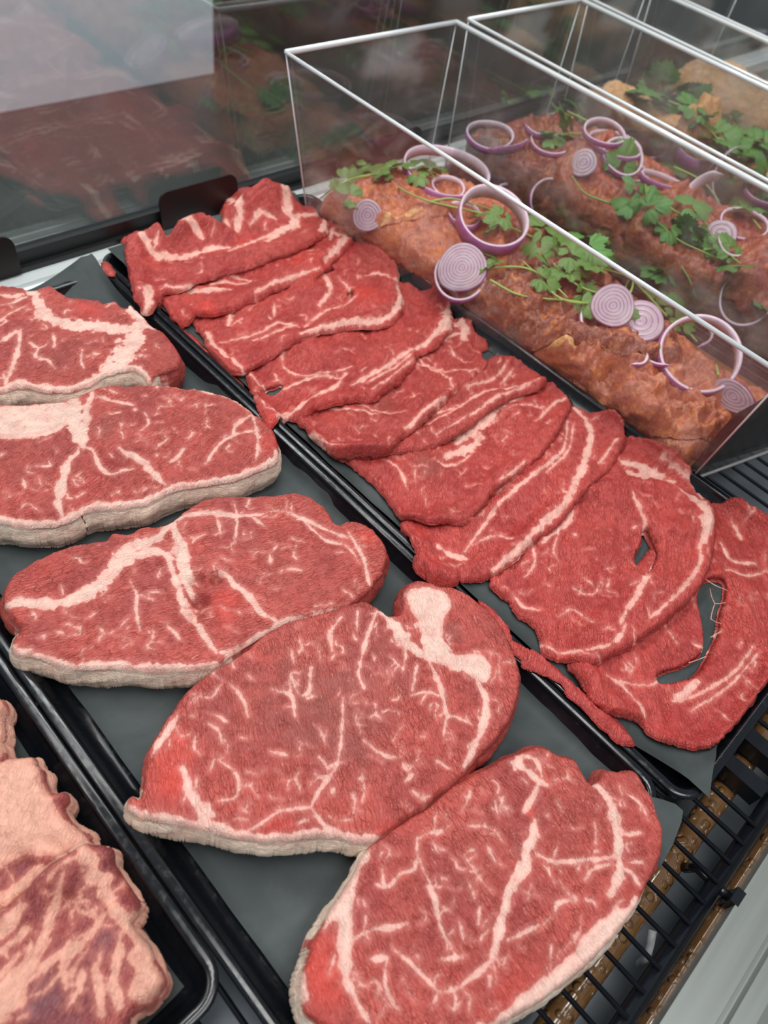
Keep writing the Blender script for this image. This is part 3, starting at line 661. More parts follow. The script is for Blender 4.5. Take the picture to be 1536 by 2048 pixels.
steak('third thick beef steak from the back, split in the middle beside a pale fat seam',
  C2([(5, 430), (20, 382), (60, 332), (130, 292), (250, 242), (350, 216), (405, 207), (430, 182), (500, 182), (545, 157), (600, 152), (650, 140), (700, 105), (760, 65), (830, 42), (950, 36), (1080, 32), (1150, 28), (1205, 52), (1260, 92), (1298, 142), (1335, 130), (1382, 135), (1430, 165), (1470, 210), (1490, 262), (1480, 312), (1450, 362), (1405, 410), (1350, 450), (1250, 480), (1160, 505), (1080, 532), (980, 590), (900, 640), (830, 690), (750, 705), (600, 710), (450, 700), (300, 700), (230, 690), (150, 660), (50, 640), (50, 590), (80, 545), (35, 500)]),
  [(C2([(20, 460), (90, 450), (200, 445), (300, 425), (390, 380), (450, 300), (520, 235), (600, 205), (650, 150)]), 30), (C2([(430, 330), (520, 270), (600, 250), (660, 280)]), 20), (C2([(650, 150), (720, 118), (800, 108), (900, 115), (1000, 108)]), 10), (C2([(640, 260), (680, 380), (720, 480), (780, 570), (830, 640)]), 15), (C2([(670, 150), (700, 280), (735, 420)]), 26),
   (C2([(1000, 105), (1080, 92), (1160, 125), (1280, 180), (1350, 200)]), 6), (C2([(1340, 180), (1390, 270), (1420, 380)]), 8), (C2([(840, 320), (940, 415), (1010, 495), (1070, 525)]), 13), (C2([(900, 70), (910, 110), (905, 200)]), 5), (C2([(830, 120), (850, 190)]), 4), (C2([(970, 120), (1020, 160)]), 5), (C2([(500, 370), (525, 420), (525, 500), (538, 560)]), 6), (C2([(530, 420), (575, 440)]), 4), (C2([(640, 535), (690, 590)]), 5), (C2([(1160, 125), (1250, 210), (1330, 230), (1380, 300)]), 4), (C2([(1035, 265), (1040, 300)]), 7), (C2([(1080, 330), (1120, 320), (1160, 330)]), 4), (C2([(280, 540), (310, 550)]), 6),
   (C2([(1350, 458), (1250, 486), (1160, 510), (1075, 535), (970, 598), (890, 655), (830, 695)]), 15), (C2([(850, 640), (900, 640), (1000, 570)]), 14)],
  [C2([(40, 620), (60, 640), (150, 655), (230, 686), (300, 695), (450, 694), (600, 704), (750, 700), (830, 688)])],
  -.35, 37, 100, [(C2([(830, 350)])[0], .0045, -1., -.012), (C2([(765, 440)])[0], .006, -1., -.010), (C2([(745, 500)])[0], .0045, -1., -.008), (C2([(760, 360)])[0], .006, -.9, -.008), (C2([(750, 230)])[0], .007, .6, -.002), (C2([(250, 405)])[0], .010, -.6, -.004), (C2([(170, 412)])[0], .008, -.6, -.003), (C2([(870, 440)])[0], .014, .8, .001), (C2([(200, 320)])[0], .025, .45, 0), (C2([(1400, 200)])[0], .010, .9, 0), (C2([(1450, 270)])[0], .010, .5, 0), (C2([(1100, 320)])[0], .035, -.5, .001), (C2([(880, 500)])[0], .016, .6, 0)], rindw=.003)
ST4 = steak('largest thick steak, its curled right tail covered in white fat',
  C3([(850, 128), (910, 114), (960, 135), (1010, 165), (1052, 160), (1058, 125), (1062, 75), (1085, 42), (1130, 32), (1210, 50), (1270, 65), (1330, 105), (1392, 160), (1440, 230), (1480, 320), (1500, 400), (1490, 480), (1460, 560), (1410, 632), (1340, 700), (1290, 760), (1240, 806), (1180, 850), (1140, 890), (1080, 925), (1015, 975), (950, 1012), (900, 1022), (820, 1000), (700, 1002), (600, 1014), (500, 1008), (400, 995), (300, 965), (200, 950), (120, 935), (55, 915), (22, 870), (40, 838), (72, 850), (92, 740), (112, 650), (150, 590), (200, 520), (260, 440), (350, 372), (450, 312), (550, 232), (650, 182), (760, 157)]),
  [(C3([(1100, 90), (1150, 130), (1150, 220), (1215, 320), (1320, 390)]), 38), (C3([(980, 150), (1040, 220), (1090, 280), (1160, 340)]), 24), (C3([(1330, 390), (1370, 480), (1345, 620), (1290, 740)]), 14), (C3([(215, 550), (170, 610), (125, 680)]), 14), (C3([(235, 740), (270, 850), (320, 930), (430, 980)]), 16), (C3([(300, 880), (350, 920)]), 24),
   (C3([(835, 480), (828, 640), (808, 740), (750, 820), (715, 890)]), 6.5), (C3([(715, 890), (600, 905), (540, 940), (480, 975)]), 6), (C3([(715, 890), (770, 960), (830, 990)]), 8), (C3([(960, 160), (930, 240), (900, 350), (895, 400), (915, 440)]), 6), (C3([(890, 150), (888, 225)]), 4.5), (C3([(410, 420), (460, 480), (478, 545)]), 7), (C3([(380, 425), (350, 470)]), 5), (C3([(640, 395), (690, 470), (715, 365)]), 6), (C3([(590, 455), (640, 465), (655, 550)]), 7), (C3([(635, 415), (640, 460)]), 5), (C3([(830, 175), (790, 230), (795, 300)]), 6),
   (C3([(1160, 350), (1205, 450), (1225, 550)]), 9), (C3([(1225, 550), (1260, 545), (1310, 570)]), 6), (C3([(1225, 545), (1215, 640), (1245, 630)]), 5), (C3([(1090, 470), (1150, 455), (1195, 470)]), 5), (C3([(1115, 350), (1095, 450)]), 5), (C3([(915, 640), (985, 690), (1050, 700), (1050, 680)]), 5), (C3([(365, 710), (430, 755), (445, 820), (425, 855), (370, 862)]), 5), (C3([(565, 680), (625, 698)]), 5), (C3([(485, 800), (515, 850)]), 5), (C3([(1100, 765), (1070, 790)]), 8), (C3([(330, 575), (370, 600), (380, 640)]), 4), (C3([(1185, 715), (1235, 745)]), 4), (C3([(770, 740), (830, 720)]), 4), (C3([(740, 700), (780, 740), (800, 780)]), 4), (C3([(1060, 380), (1070, 290), (1020, 200)]), 5), (C3([(640, 300), (650, 350)]), 4)],
  [C3([(24, 868), (50, 905), (120, 926), (200, 940), (300, 957), (400, 986), (500, 1000), (600, 1006), (700, 994), (820, 992), (900, 1012), (960, 1004)])],
  1.15, 41, 150, [(C3([(200, 700)])[0], .014, 1., 0), (C3([(190, 820)])[0], .014, 1., 0), (C3([(220, 620)])[0], .007, 1., 0), (C3([(1250, 225)])[0], .009, -.9, -.002), (C3([(620, 500)])[0], .06, -.55, .001), (C3([(900, 400)])[0], .05, -.5, 0), (C3([(600, 970)])[0], .012, .8, 0), (C3([(980, 980)])[0], .012, .8, 0), (C3([(1400, 330)])[0], .02, .4, 0), (C3([(795, 828)])[0], .0016, 0, .0018), (C3([(1075, 120)])[0], .006, .6, 0), (C3([(870, 640)])[0], .03, -.3, 0)],
  [C3([(1085, 75), (1210, 72), (1240, 130), (1215, 180), (1225, 300), (1370, 330), (1378, 420), (1300, 380), (1200, 350), (1140, 320), (1140, 220), (1090, 150)]), C3([(786, 822), (805, 815), (812, 830), (795, 842)])], rindw=.003, veinang=1.3)
ST5 = steak('thick beef steak nearest the front, overhanging the wire rack',
  C4([(650, 182), (720, 150), (800, 100), (880, 60), (930, 45), (980, 24), (1030, 30), (1080, 60), (1145, 72), (1180, 130), (1215, 180), (1245, 160), (1250, 135), (1280, 118), (1340, 125), (1400, 120), (1430, 180), (1470, 240), (1500, 330), (1515, 400), (1500, 480), (1460, 570), (1410, 670), (1370, 735), (1300, 820), (1220, 900), (1120, 985), (1020, 1060), (900, 1130), (800, 1190), (600, 1250), (400, 1250), (200, 1210), (60, 1135), (24, 1060), (24, 965), (50, 900), (80, 810), (130, 720), (180, 640), (240, 550), (300, 440), (380, 370), (470, 310), (550, 265)]),
  [(C4([(225, 560), (200, 700), (195, 850), (210, 980), (260, 1080), (310, 1160)]), 15), (C4([(235, 820), (300, 780), (380, 768), (460, 750)]), 9), (C4([(985, 330), (960, 430), (930, 540), (900, 600)]), 22), (C4([(895, 560), (870, 660), (840, 780), (805, 900)]), 15), (C4([(805, 900), (740, 960), (680, 1010)]), 7), (C4([(680, 1010), (600, 1030), (540, 980), (460, 900), (400, 850)]), 6), (C4([(990, 190), (965, 250), (940, 290)]), 12), (C4([(890, 90), (950, 130), (1000, 175), (1030, 190)]), 14), (C4([(930, 60), (900, 120)]), 14), (C4([(920, 60), (990, 90), (1010, 150)]), 8),
   (C4([(1230, 180), (1290, 260), (1320, 400), (1325, 540), (1290, 640)]), 20), (C4([(1310, 480), (1180, 490), (1060, 500), (985, 465)]), 8), (C4([(1330, 520), (1380, 550), (1410, 590)]), 10), (C4([(1350, 390), (1415, 380)]), 6), (C4([(1360, 500), (1420, 500)]), 5), (C4([(1290, 510), (1220, 530), (1190, 570)]), 6), (C4([(500, 400), (505, 480), (545, 570), (575, 680), (600, 780), (650, 860)]), 7), (C4([(505, 400), (560, 375), (605, 370), (640, 345)]), 6), (C4([(490, 530), (430, 550), (375, 600), (360, 530)]), 6), (C4([(330, 590), (375, 605)]), 5), (C4([(505, 480), (490, 530)]), 6), (C4([(380, 890), (370, 970), (390, 1060), (430, 1110)]), 6), (C4([(310, 900), (380, 890)]), 7), (C4([(1010, 760), (1070, 700), (1070, 670), (1150, 660)]), 6), (C4([(870, 820), (960, 780), (1010, 750)]), 5), (C4([(680, 1010), (720, 1060), (715, 1110)]), 5), (C4([(590, 1025), (565, 1080)]), 5), (C4([(650, 860), (655, 890), (600, 900)]), 6), (C4([(790, 430), (820, 490), (850, 510)]), 4), (C4([(820, 250), (835, 310)]), 4), (C4([(710, 350), (800, 355), (835, 380)]), 4), (C4([(1070, 250), (1090, 300)]), 4), (C4([(1225, 340), (1230, 420)]), 4), (C4([(165, 880), (140, 960)]), 4), (C4([(760, 680), (750, 760)]), 4), (C4([(670, 740), (690, 820)]), 4), (C4([(1330, 200), (1420, 270), (1440, 330)]), 3)],
  [C4([(1400, 660), (1360, 728), (1290, 812), (1210, 890), (1110, 975), (1010, 1050), (890, 1120), (800, 1180), (600, 1240)]), C4([(24, 1055), (26, 965)]), C4([(130, 720), (180, 640), (240, 550), (300, 450)])],
  1.35, 53, 130, [(C4([(110, 900)])[0], .014, .8, 0), (C4([(110, 1030)])[0], .014, .8, 0), (C4([(960, 290)])[0], .006, .9, -.002), (C4([(925, 450)])[0], .005, -.8, 0), (C4([(1130, 250)])[0], .03, -.4, .001), (C4([(700, 500)])[0], .04, -.35, 0), (C4([(1340, 650)])[0], .010, .7, 0), (C4([(1300, 640)])[0], .006, -.8, 0), (C4([(1400, 350)])[0], .02, .35, 0), (C4([(540, 385)])[0], .006, .9, 0), (C4([(950, 1050)])[0], .02, .5, 0), (C4([(740, 1100)])[0], .04, .3, 0)],
  [C4([(240, 540), (245, 700), (232, 840), (215, 980), (180, 870), (190, 760), (150, 740), (120, 770), (170, 660)]), C4([(1290, 700), (1330, 690), (1390, 690), (1310, 810), (1210, 900), (1110, 985), (1000, 1060), (880, 1130), (830, 1160), (900, 1070), (1010, 980), (1130, 880), (1200, 790)])], zt=.034, rindw=.003, rind_reach=.014, veinang=1.1)
# ================================================================== THIN SLICES (shingled; the nearest one lies lowest)
HM = HMap(.29, .70, -.14, .74, .002, .0052)
HM.h = np.maximum(HM.h, .0052 + lift3(HM.X, HM.Y) * (HM.X > .335) * (HM.X < .592) * (HM.Y > -.068) * (HM.Y < .675))
edge = np.minimum(np.minimum(HM.X - .320, .612 - HM.X), np.minimum(HM.Y + .078, .672 - HM.Y))
HM.h = np.maximum(HM.h, np.where(edge < 0, np.where(HM.X < .32, .0208, .0), np.where(edge < .0082, .0208, .0208 - np.clip((edge - .0082) / .003, 0, 1) * .0156)))
def drape(hm, loops, thick, sig=.007):
    H = hm; B = np.maximum(H.h, H.blur(H.h, sig)); B = np.maximum(B, H.blur(B, .004))
    return B
SLN = [0]
def thin(name, label, px, seams, fib, seed, nveins=30, holes=(), blobs=(), patches=(), thick=.0066, group='thin overlapping beef slices', cat='meat slice', mat='slice', hm=HM, folds=(), gut=False, ridge=.0022, res=.0013, zg=None, amp=.0012, vw=.0006, undul=.0042, rough=.0009, round_r=.0042, vlen=.014, sig=.006, wallfat=None, raw=None):
    P = np.array(px, float); z = np.full(len(P), .014 if zg is None else zg); B = drape(hm, None, thick, sig)
    for _ in range(5):
        W = np.array([at([p], zz)[0] for p, zz in zip(P, z)]); z = .5 * z + .5 * (hm.samp(W[:, 0], W[:, 1], B) + thick)
    if gut: W[:, 0] = np.clip(W[:, 0], .3292, .338)
    # smooth guess of the height for the hidden part of the outline
    L = [outline(None, 0, seed, amp, raw=W[:, :2])]
    zm = float(np.median(z))
    def zat(p):
        q = at([p], zm)[0]; zz = zm
        for _ in range(4): zz = float(hm.samp(q[0], q[1], B)) + thick; q = at([p], zz)[0]
        return q
    for h in holes: L.append(outline(None, 0, seed + 1, .0006, raw=np.array([zat(p)[:2] for p in h])))
    S = []
    for p, wd in seams:
        Q = np.array([zat(a) for a in p]); w = wd * np.linalg.norm(Q.mean(0) - CAM) / FPX * 1.05; S.append((spline(Q[:, :2], .003), w, .4))
    S += cracks([L[0]], nveins, fib, seed, vlen * .8, vw * .8, .35, .35)
    bl = [(zat(p)[:2], r, v, d) for p, r, v, d in blobs]
    FO = [(spline(np.array([zat(a)[:2] for a in p]), .004), w, h) for p, w, h in folds]
    pt = [outline(None, 0, seed + 3, .001, raw=np.array([zat(a)[:2] for a in p])) for p in patches]
    def top(x, y):
        zz = hm.samp(x, y, B) + thick
        Q = np.stack([np.ravel(x), np.ravel(y)], 1)
        for f, w, h in FO:
            lo = f.min(0) - 3 * w; hi = f.max(0) + 3 * w; sel = np.nonzero(((Q > lo) & (Q < hi)).all(1))[0]
            if len(sel): D, _ = seg_dist(Q[sel], f[:-1], f[1:]); zz = zz.copy(); zz[sel] += h * np.exp(-(D.min(1) / w) ** 2)
        return zz
    def bas(x, y): return hm.samp(x, y) + .0003
    o = meat(name, L, top, bas, M[mat], res, S, bl, pt, fib=fib, seed=seed, rings=5, bulge=.0012, rough=rough, undulate=undul, round_r=round_r, groove=.0006, creamwall=.2, hm=hm,
             wallfat=wallfat, ridge=ridge, ridgew=.010, tone0=random.Random(seed).uniform(-.38, .22))
    return tag(o, label, cat, group)
# trimmings in the gutter beside the liner (lowest)
HG = HMap(.29, .70, -.14, .74, .002, .0056)
def strip(px, seed, label, gut=True): return thin('meat_trimming', label, px, [], .5, seed, 8, gut=gut, hm=HG if gut else HM, thick=.0035, undul=.001, ridge=.0008, group='meat trimmings in the gutter of the slice tray', cat='meat trimming', amp=.0015, vw=.0005)
strip(C6([(590, 826), (640, 850), (680, 915), (700, 950), (745, 980), (800, 1010), (850, 1045), (890, 1085), (940, 1120), (1005, 1180), (1070, 1245), (1095, 1290), (1060, 1292), (1000, 1245), (930, 1170), (880, 1130), (860, 1095), (800, 1062), (740, 1040), (722, 1005), (680, 980), (655, 920), (620, 870)]), 301, 'long stringy red trimming hanging along the front left edge of the slice liner', False)
strip([(352, 655), (385, 655), (420, 690), (432, 715), (405, 722), (372, 700)], 302, 'short dark red trimming tucked beside the liner near the back of the tray')
strip([(455, 715), (470, 745), (495, 785), (520, 830), (505, 835), (470, 790), (448, 750)], 303, 'thin pink trimming dangling beside the liner halfway down the tray')
strip([(592, 888), (610, 895), (680, 950), (735, 1015), (760, 1040), (825, 1110), (815, 1108), (750, 1050), (700, 1000), (640, 935)], 304, 'dark sliver of trimming in the gutter left of the middle slices')
strip([(208, 520), (222, 530), (230, 545), (218, 548), (205, 535)], 305, 'tiny pink scrap at the back corner of the slice liner', False)

RING = thin('meat_slice', 'ring-shaped thin slice with a large open hole, nearest the tray front',
  C6([(1340, 500), (1400, 488), (1460, 508), (1536, 550), (1580, 600), (1600, 760), (1590, 940), (1545, 1060), (1500, 1140), (1450, 1205), (1400, 1255), (1360, 1292), (1300, 1296), (1220, 1282), (1150, 1250), (1120, 1215), (1060, 1196), (1010, 1180), (962, 1142), (940, 1100), (910, 1060), (888, 1020), (900, 960), (960, 880), (1060, 760), (1160, 640), (1260, 540)]),
  [(C6([(1000, 1075), (1050, 1100), (1110, 1160), (1130, 1205)]), 7), (C6([(1230, 1150), (1330, 1120), (1420, 1060), (1480, 980)]), 5), (C6([(1400, 720), (1470, 740), (1536, 720)]), 6), (C6([(1290, 1180), (1400, 1110), (1500, 1000)]), 4), (C6([(1240, 1140), (1300, 1090)]), 16), (C6([(1380, 640), (1420, 690), (1500, 700)]), 6), (C6([(1420, 560), (1450, 620)]), 4), (C6([(1040, 1090), (1150, 1100), (1180, 1085)]), 5), (C6([(1200, 900), (1240, 960)]), 3), (C6([(1350, 780), (1345, 860), (1335, 920)]), 4)],
  .9, 61, 34, holes=[C6([(1330, 755), (1390, 752), (1402, 785), (1382, 860), (1372, 930), (1342, 1000), (1300, 1060), (1220, 1085), (1175, 1078), (1205, 1050), (1265, 1030), (1320, 990), (1332, 940), (1325, 880), (1312, 810)])],
  blobs=[(C6([(960, 1080)])[0], .012, .5, .004), (C6([(1480, 850)])[0], .02, .2, .003), (C6([(1200, 1230)])[0], .02, .5, 0), (C6([(1450, 1000)])[0], .02, .2, .002)], thick=.0065,
  folds=[(C6([(930, 1060), (1000, 1140), (1100, 1195)]), .008, .004), (C6([(1380, 740), (1470, 800), (1450, 950), (1340, 1120)]), .012, .004)])
for a, b in (((1322, 762), (1392, 800)), ((1330, 800), (1345, 850)), ((1345, 850), (1388, 838)), ((1345, 850), (1332, 900)), ((1332, 900), (1378, 905)), ((1330, 960), (1368, 935)), ((1318, 1020), (1262, 1040))):
    A, B = [HM.hit(C6([q])[0]) for q in (a, b)]; A[2] = B[2] = max(A[2], B[2], .0135); Md = (A + B) / 2 - [0, 0, .0012]; o_ = np.array(RING.location)
    sn = tube('sinew', spline(np.array([A, Md, B]) - o_, .003), [.0009, .0005, .0004, .0005, .0009] if False else .00035, M['rind'], RING, 6); sn['label'] = 'thin whitish sinew strand across the hole'
thin('meat_slice', 'thin slice mostly hidden behind others, pale fat streak by the bin corner',
  C6([(1000, 330), (1075, 273), (1130, 290), (1200, 330), (1257, 372), (1290, 412), (1304, 455), (1350, 500), (1350, 580), (1240, 620), (1080, 560), (960, 480), (930, 420)]),
  [(C6([(1060, 370), (1110, 385), (1190, 410)]), 22), (C6([(1075, 400), (1150, 425), (1230, 430)]), 14), (C6([(1200, 330), (1260, 375), (1300, 440), (1320, 490)]), 8)], -.3, 62, 12, thick=.006)
thin('meat_slice', 'wide round thin slice with a C-shaped pale fat band, nearest complete slice at the front',
  C6([(940, 450), (1000, 425), (1060, 418), (1140, 415), (1200, 425), (1250, 452), (1300, 482), (1342, 497), (1362, 545), (1366, 600), (1360, 655), (1340, 725), (1300, 792), (1232, 862), (1150, 922), (1080, 972), (1000, 1012), (960, 1025), (900, 1010), (850, 1006), (808, 985), (795, 945), (772, 900), (720, 860), (690, 820), (650, 786), (628, 765), (640, 700), (690, 640), (760, 560), (850, 490)]),
  [(C6([(1250, 452), (1310, 500), (1335, 560), (1320, 620)]), 22), (C6([(1320, 600), (1310, 700), (1240, 800), (1150, 880)]), 7), (C6([(1210, 430), (1270, 470), (1320, 530)]), 8), (C6([(1090, 470), (1120, 530), (1130, 590)]), 8), (C6([(1150, 740), (1090, 820), (1050, 900)]), 5), (C6([(800, 960), (850, 990), (960, 985), (1040, 950), (1070, 900)]), 9), (C6([(900, 500), (880, 560), (830, 600), (790, 640)]), 10), (C6([(760, 640), (770, 700), (740, 740)]), 4), (C6([(700, 790), (740, 840), (790, 850)]), 5), (C6([(1160, 660), (1140, 730), (1110, 800), (1080, 850)]), 8),
   (C6([(850, 600), (830, 660), (850, 700)]), 3), (C6([(900, 780), (960, 800), (990, 760)]), 4), (C6([(850, 870), (900, 850), (960, 890)]), 4)],
  .6, 63, 36, holes=[C6([(1133, 585), (1155, 612), (1168, 640), (1172, 672), (1155, 715), (1130, 730), (1118, 700), (1106, 680), (1112, 650), (1128, 622)])],
  blobs=[(C6([(1000, 620)])[0], .03, -.25, .001), (C6([(1250, 600)])[0], .02, .1, 0), (C6([(1100, 760)])[0], .009, -.6, -.003), (C6([(840, 790)])[0], .01, -.4, -.002), (C6([(870, 1010)])[0], .01, .6, .001)], thick=.0065,
  folds=[(C6([(1340, 540), (1350, 640), (1300, 760), (1180, 890), (1020, 1000), (900, 1000)]), .008, .0035), (C6([(1140, 480), (1160, 560), (1190, 640), (1180, 740), (1110, 850)]), .004, .0025)])
thin('meat_slice', 'long folded thin slice with a curving pale fat band, behind the C-banded slice',
  C6([(343, 553), (352, 600), (385, 650), (378, 700), (400, 732), (440, 757), (490, 772), (515, 766), (522, 747), (570, 751), (640, 727), (690, 695), (760, 632), (850, 562), (905, 500), (962, 430), (1005, 398), (1042, 350), (1070, 292), (1070, 255), (1050, 222), (1010, 200), (940, 195), (900, 176), (860, 190), (780, 280), (650, 400), (520, 500), (440, 545)]),
  [(C6([(900, 190), (950, 250), (945, 340), (905, 430), (870, 500), (790, 570)]), 13), (C6([(870, 510), (780, 590), (720, 650), (640, 715)]), 12), (C6([(880, 230), (860, 330), (760, 420), (660, 500), (600, 580), (540, 660)]), 7), (C6([(900, 240), (880, 330), (800, 410)]), 4), (C6([(560, 640), (640, 610), (700, 620)]), 4), (C6([(455, 640), (500, 670), (545, 680)]), 12), (C6([(990, 360), (1040, 290)]), 4), (C6([(820, 300), (760, 350), (700, 420), (640, 470)]), 4)],
  .95, 64, 30, blobs=[(C6([(400, 600)])[0], .012, .6, .001), (C6([(430, 710)])[0], .014, .7, .004), (C6([(450, 610)])[0], .006, .3, -.002)],
  folds=[(C6([(390, 680), (440, 720), (500, 755)]), .006, .005), (C6([(520, 715), (620, 690), (720, 620), (830, 520)]), .006, .003), (C6([(560, 560), (680, 480), (800, 370), (860, 260)]), .006, .003), (C6([(370, 570), (420, 640), (470, 680)]), .004, .002)])
thin('meat_slice', 'broad flat thin slice with a big creamy streak across its middle',
  C6([(152, 343), (200, 390), (250, 435), (300, 492), (345, 548), (400, 557), (480, 561), (545, 553), (590, 516), (640, 456), (720, 396), (790, 340), (838, 275), (880, 205), (890, 165), (850, 112), (805, 90), (740, 100), (600, 160), (450, 240), (280, 310)]),
  [(C6([(790, 110), (700, 160), (620, 200), (560, 250), (470, 295)]), 14), (C6([(640, 200), (580, 250), (540, 290)]), 26), (C6([(600, 280), (560, 320), (480, 350)]), 16), (C6([(880, 150), (840, 170), (800, 210)]), 6), (C6([(740, 360), (700, 400), (650, 430)]), 5), (C6([(770, 170), (800, 200), (770, 240)]), 4), (C6([(560, 340), (500, 380), (440, 360)]), 4), (C6([(260, 350), (330, 400), (350, 450)]), 4), (C6([(680, 190), (740, 180), (800, 185)]), 4), (C6([(560, 260), (520, 300)]), 20)],
  .6, 65, 34, blobs=[(C6([(420, 380)])[0], .016, -.9, 0), (C6([(380, 540)])[0], .016, .4, 0), (C6([(480, 530)])[0], .02, -.4, 0)], folds=[(C6([(360, 545), (480, 552), (590, 505)]), .005, .002), (C6([(500, 330), (620, 250), (780, 150)]), .006, .0018)])
thin('meat_slice', 'narrow folded thin slice with pale streaks and a bright red curled tip',
  C6([(640, 22), (690, 15), (755, 45), (805, 82), (808, 106), (770, 128), (720, 140), (660, 172), (600, 212), (545, 255), (480, 292), (400, 320), (300, 332), (230, 345), (160, 348), (120, 340), (200, 280), (350, 180), (500, 90)]),
  [(C6([(780, 100), (700, 120), (600, 140), (500, 200), (420, 240)]), 6), (C6([(760, 110), (660, 150), (560, 210), (450, 270)]), 5), (C6([(680, 40), (640, 90), (540, 130)]), 4), (C6([(700, 60), (660, 110)]), 4), (C6([(520, 180), (450, 210), (380, 215)]), 4)],
  .55, 66, 22, blobs=[(C6([(790, 95)])[0], .008, 1., .003), (C6([(650, 40)])[0], .02, .1, .002)], folds=[(C6([(640, 40), (560, 110), (420, 200), (300, 260)]), .006, .003), (C6([(800, 95), (700, 125), (600, 180)]), .004, .002)])
thin('meat_slice', 'thin slice at the middle of the tray, edged by a pale lower lip',
  C5([(785, 895), (785, 925), (812, 940), (828, 972), (878, 1015), (940, 1046), (1040, 1042), (1120, 1030), (1165, 985), (1240, 922), (1310, 860), (1380, 792), (1440, 745), (1488, 702), (1472, 650), (1496, 630), (1486, 597), (1446, 575), (1430, 537), (1380, 528), (1340, 540), (1260, 560), (1120, 660), (960, 760), (840, 840)]),
  [(C5([(1330, 560), (1390, 560), (1400, 610)]), 20), (C5([(1290, 640), (1350, 600), (1400, 590)]), 8), (C5([(1200, 700), (1300, 720), (1400, 730), (1470, 730)]), 4), (C5([(1330, 830), (1250, 890), (1180, 950)]), 9), (C5([(830, 975), (880, 1010), (960, 1020)]), 5), (C5([(900, 870), (1000, 880), (1080, 900)]), 4), (C5([(1000, 850), (1080, 890), (1180, 890)]), 3), (C5([(1350, 640), (1380, 680), (1440, 700)]), 4), (C5([(1230, 680), (1270, 720), (1330, 740), (1360, 800)]), 4)],
  .5, 67, 40, blobs=[(C5([(1100, 860)])[0], .012, -.7, 0), (C5([(900, 1030)])[0], .015, .5, .001)], folds=[(C5([(840, 975), (940, 1030), (1080, 1020), (1160, 980)]), .006, .0035), (C5([(1160, 960), (1280, 860), (1370, 780)]), .004, .0025)])
thin('meat_slice', 'thin slice with an oval muscle and see-through membranes at its left',
  C5([(592, 738), (600, 775), (612, 805), (625, 852), (650, 892), (667, 936), (690, 920), (740, 905), (800, 890), (870, 862), (1000, 838), (1060, 836), (1110, 802), (1160, 770), (1215, 705), (1232, 672), (1290, 640), (1342, 590), (1366, 530), (1350, 480), (1312, 420), (1290, 410), (1240, 420), (1190, 395), (1120, 400), (1000, 500), (850, 580), (700, 650)]),
  [(C5([(1330, 560), (1280, 610), (1220, 650), (1150, 690), (1060, 740), (980, 780)]), 9), (C5([(1340, 500), (1330, 560), (1290, 600)]), 20), (C5([(960, 740), (900, 800), (800, 850), (700, 900)]), 9), (C5([(600, 745), (650, 790), (720, 800), (780, 770), (860, 755), (960, 750)]), 6), (C5([(730, 640), (720, 700), (760, 740), (880, 745), (980, 720)]), 4), (C5([(1040, 770), (1140, 720), (1200, 680)]), 5), (C5([(1210, 690), (1120, 770), (1060, 800)]), 4), (C5([(1330, 410), (1345, 480), (1350, 530)]), 5), (C5([(640, 830), (680, 870), (760, 860)]), 4)],
  .5, 68, 26, holes=[C5([(655, 795), (690, 785), (718, 775), (715, 795), (690, 810), (665, 808)])], blobs=[(C5([(1190, 490)])[0], .008, .3, .006), (C5([(880, 680)])[0], .025, -.3, .001), (C5([(700, 910)])[0], .012, .9, 0), (C5([(900, 860)])[0], .03, .5, 0), (C5([(1240, 450)])[0], .02, -.1, 0)],
  folds=[(C5([(730, 640), (715, 690), (760, 740), (880, 748), (1000, 715), (1100, 640), (1125, 570)]), .004, .002), (C5([(700, 905), (860, 840), (1010, 820), (1120, 770), (1220, 670)]), .006, .003), (C5([(800, 850), (940, 770), (1100, 690), (1250, 590), (1330, 520)]), .004, .002)])
thin('meat_slice', 'thin horseshoe-shaped slice with a pale fat lip curving round its right end',
  C5([(385, 520), (400, 560), (430, 600), (447, 640), (472, 672), (500, 702), (545, 733), (592, 722), (640, 702), (690, 667), (740, 632), (800, 606), (870, 582), (940, 569), (1020, 563), (1080, 562), (1130, 546), (1165, 511), (1176, 470), (1170, 430), (1156, 396), (1160, 360), (1140, 310), (1100, 270), (1050, 255), (990, 249), (940, 252), (880, 290), (750, 340), (600, 410), (470, 480)]),
  [(C5([(790, 598), (870, 572), (960, 552), (1060, 548), (1130, 520), (1160, 465), (1155, 405), (1145, 380)]), 11), (C5([(1140, 390), (1100, 370), (1030, 375)]), 6), (C5([(490, 625), (560, 610), (640, 590), (700, 560), (800, 560)]), 5), (C5([(520, 560), (540, 500), (600, 480)]), 8), (C5([(880, 370), (900, 430), (860, 490)]), 10), (C5([(790, 570), (850, 520), (960, 480), (1000, 450)]), 4), (C5([(1140, 310), (1165, 370), (1165, 430)]), 6), (C5([(690, 480), (690, 530)]), 4), (C5([(570, 730), (470, 640), (440, 590)]), 10), (C5([(610, 620), (700, 590), (780, 550)]), 4), (C5([(930, 380), (960, 410), (975, 450)]), 4)],
  .5, 69, 28, holes=[C5([(868, 338), (880, 332), (905, 340), (912, 352), (895, 362), (875, 356)]), C5([(968, 446), (980, 440), (984, 450), (972, 457)])], blobs=[(C5([(1060, 460)])[0], .02, .5, .001), (C5([(1040, 310)])[0], .02, -.6, 0), (C5([(620, 540)])[0], .03, -.2, 0), (C5([(930, 430)])[0], .01, -.4, -.002), (C5([(1010, 440)])[0], .02, .5, .002)],
  folds=[(C5([(520, 700), (640, 660), (780, 590), (900, 550), (1050, 530), (1140, 470), (1140, 400)]), .006, .004), (C5([(800, 560), (900, 500), (1000, 460)]), .005, -.002)])
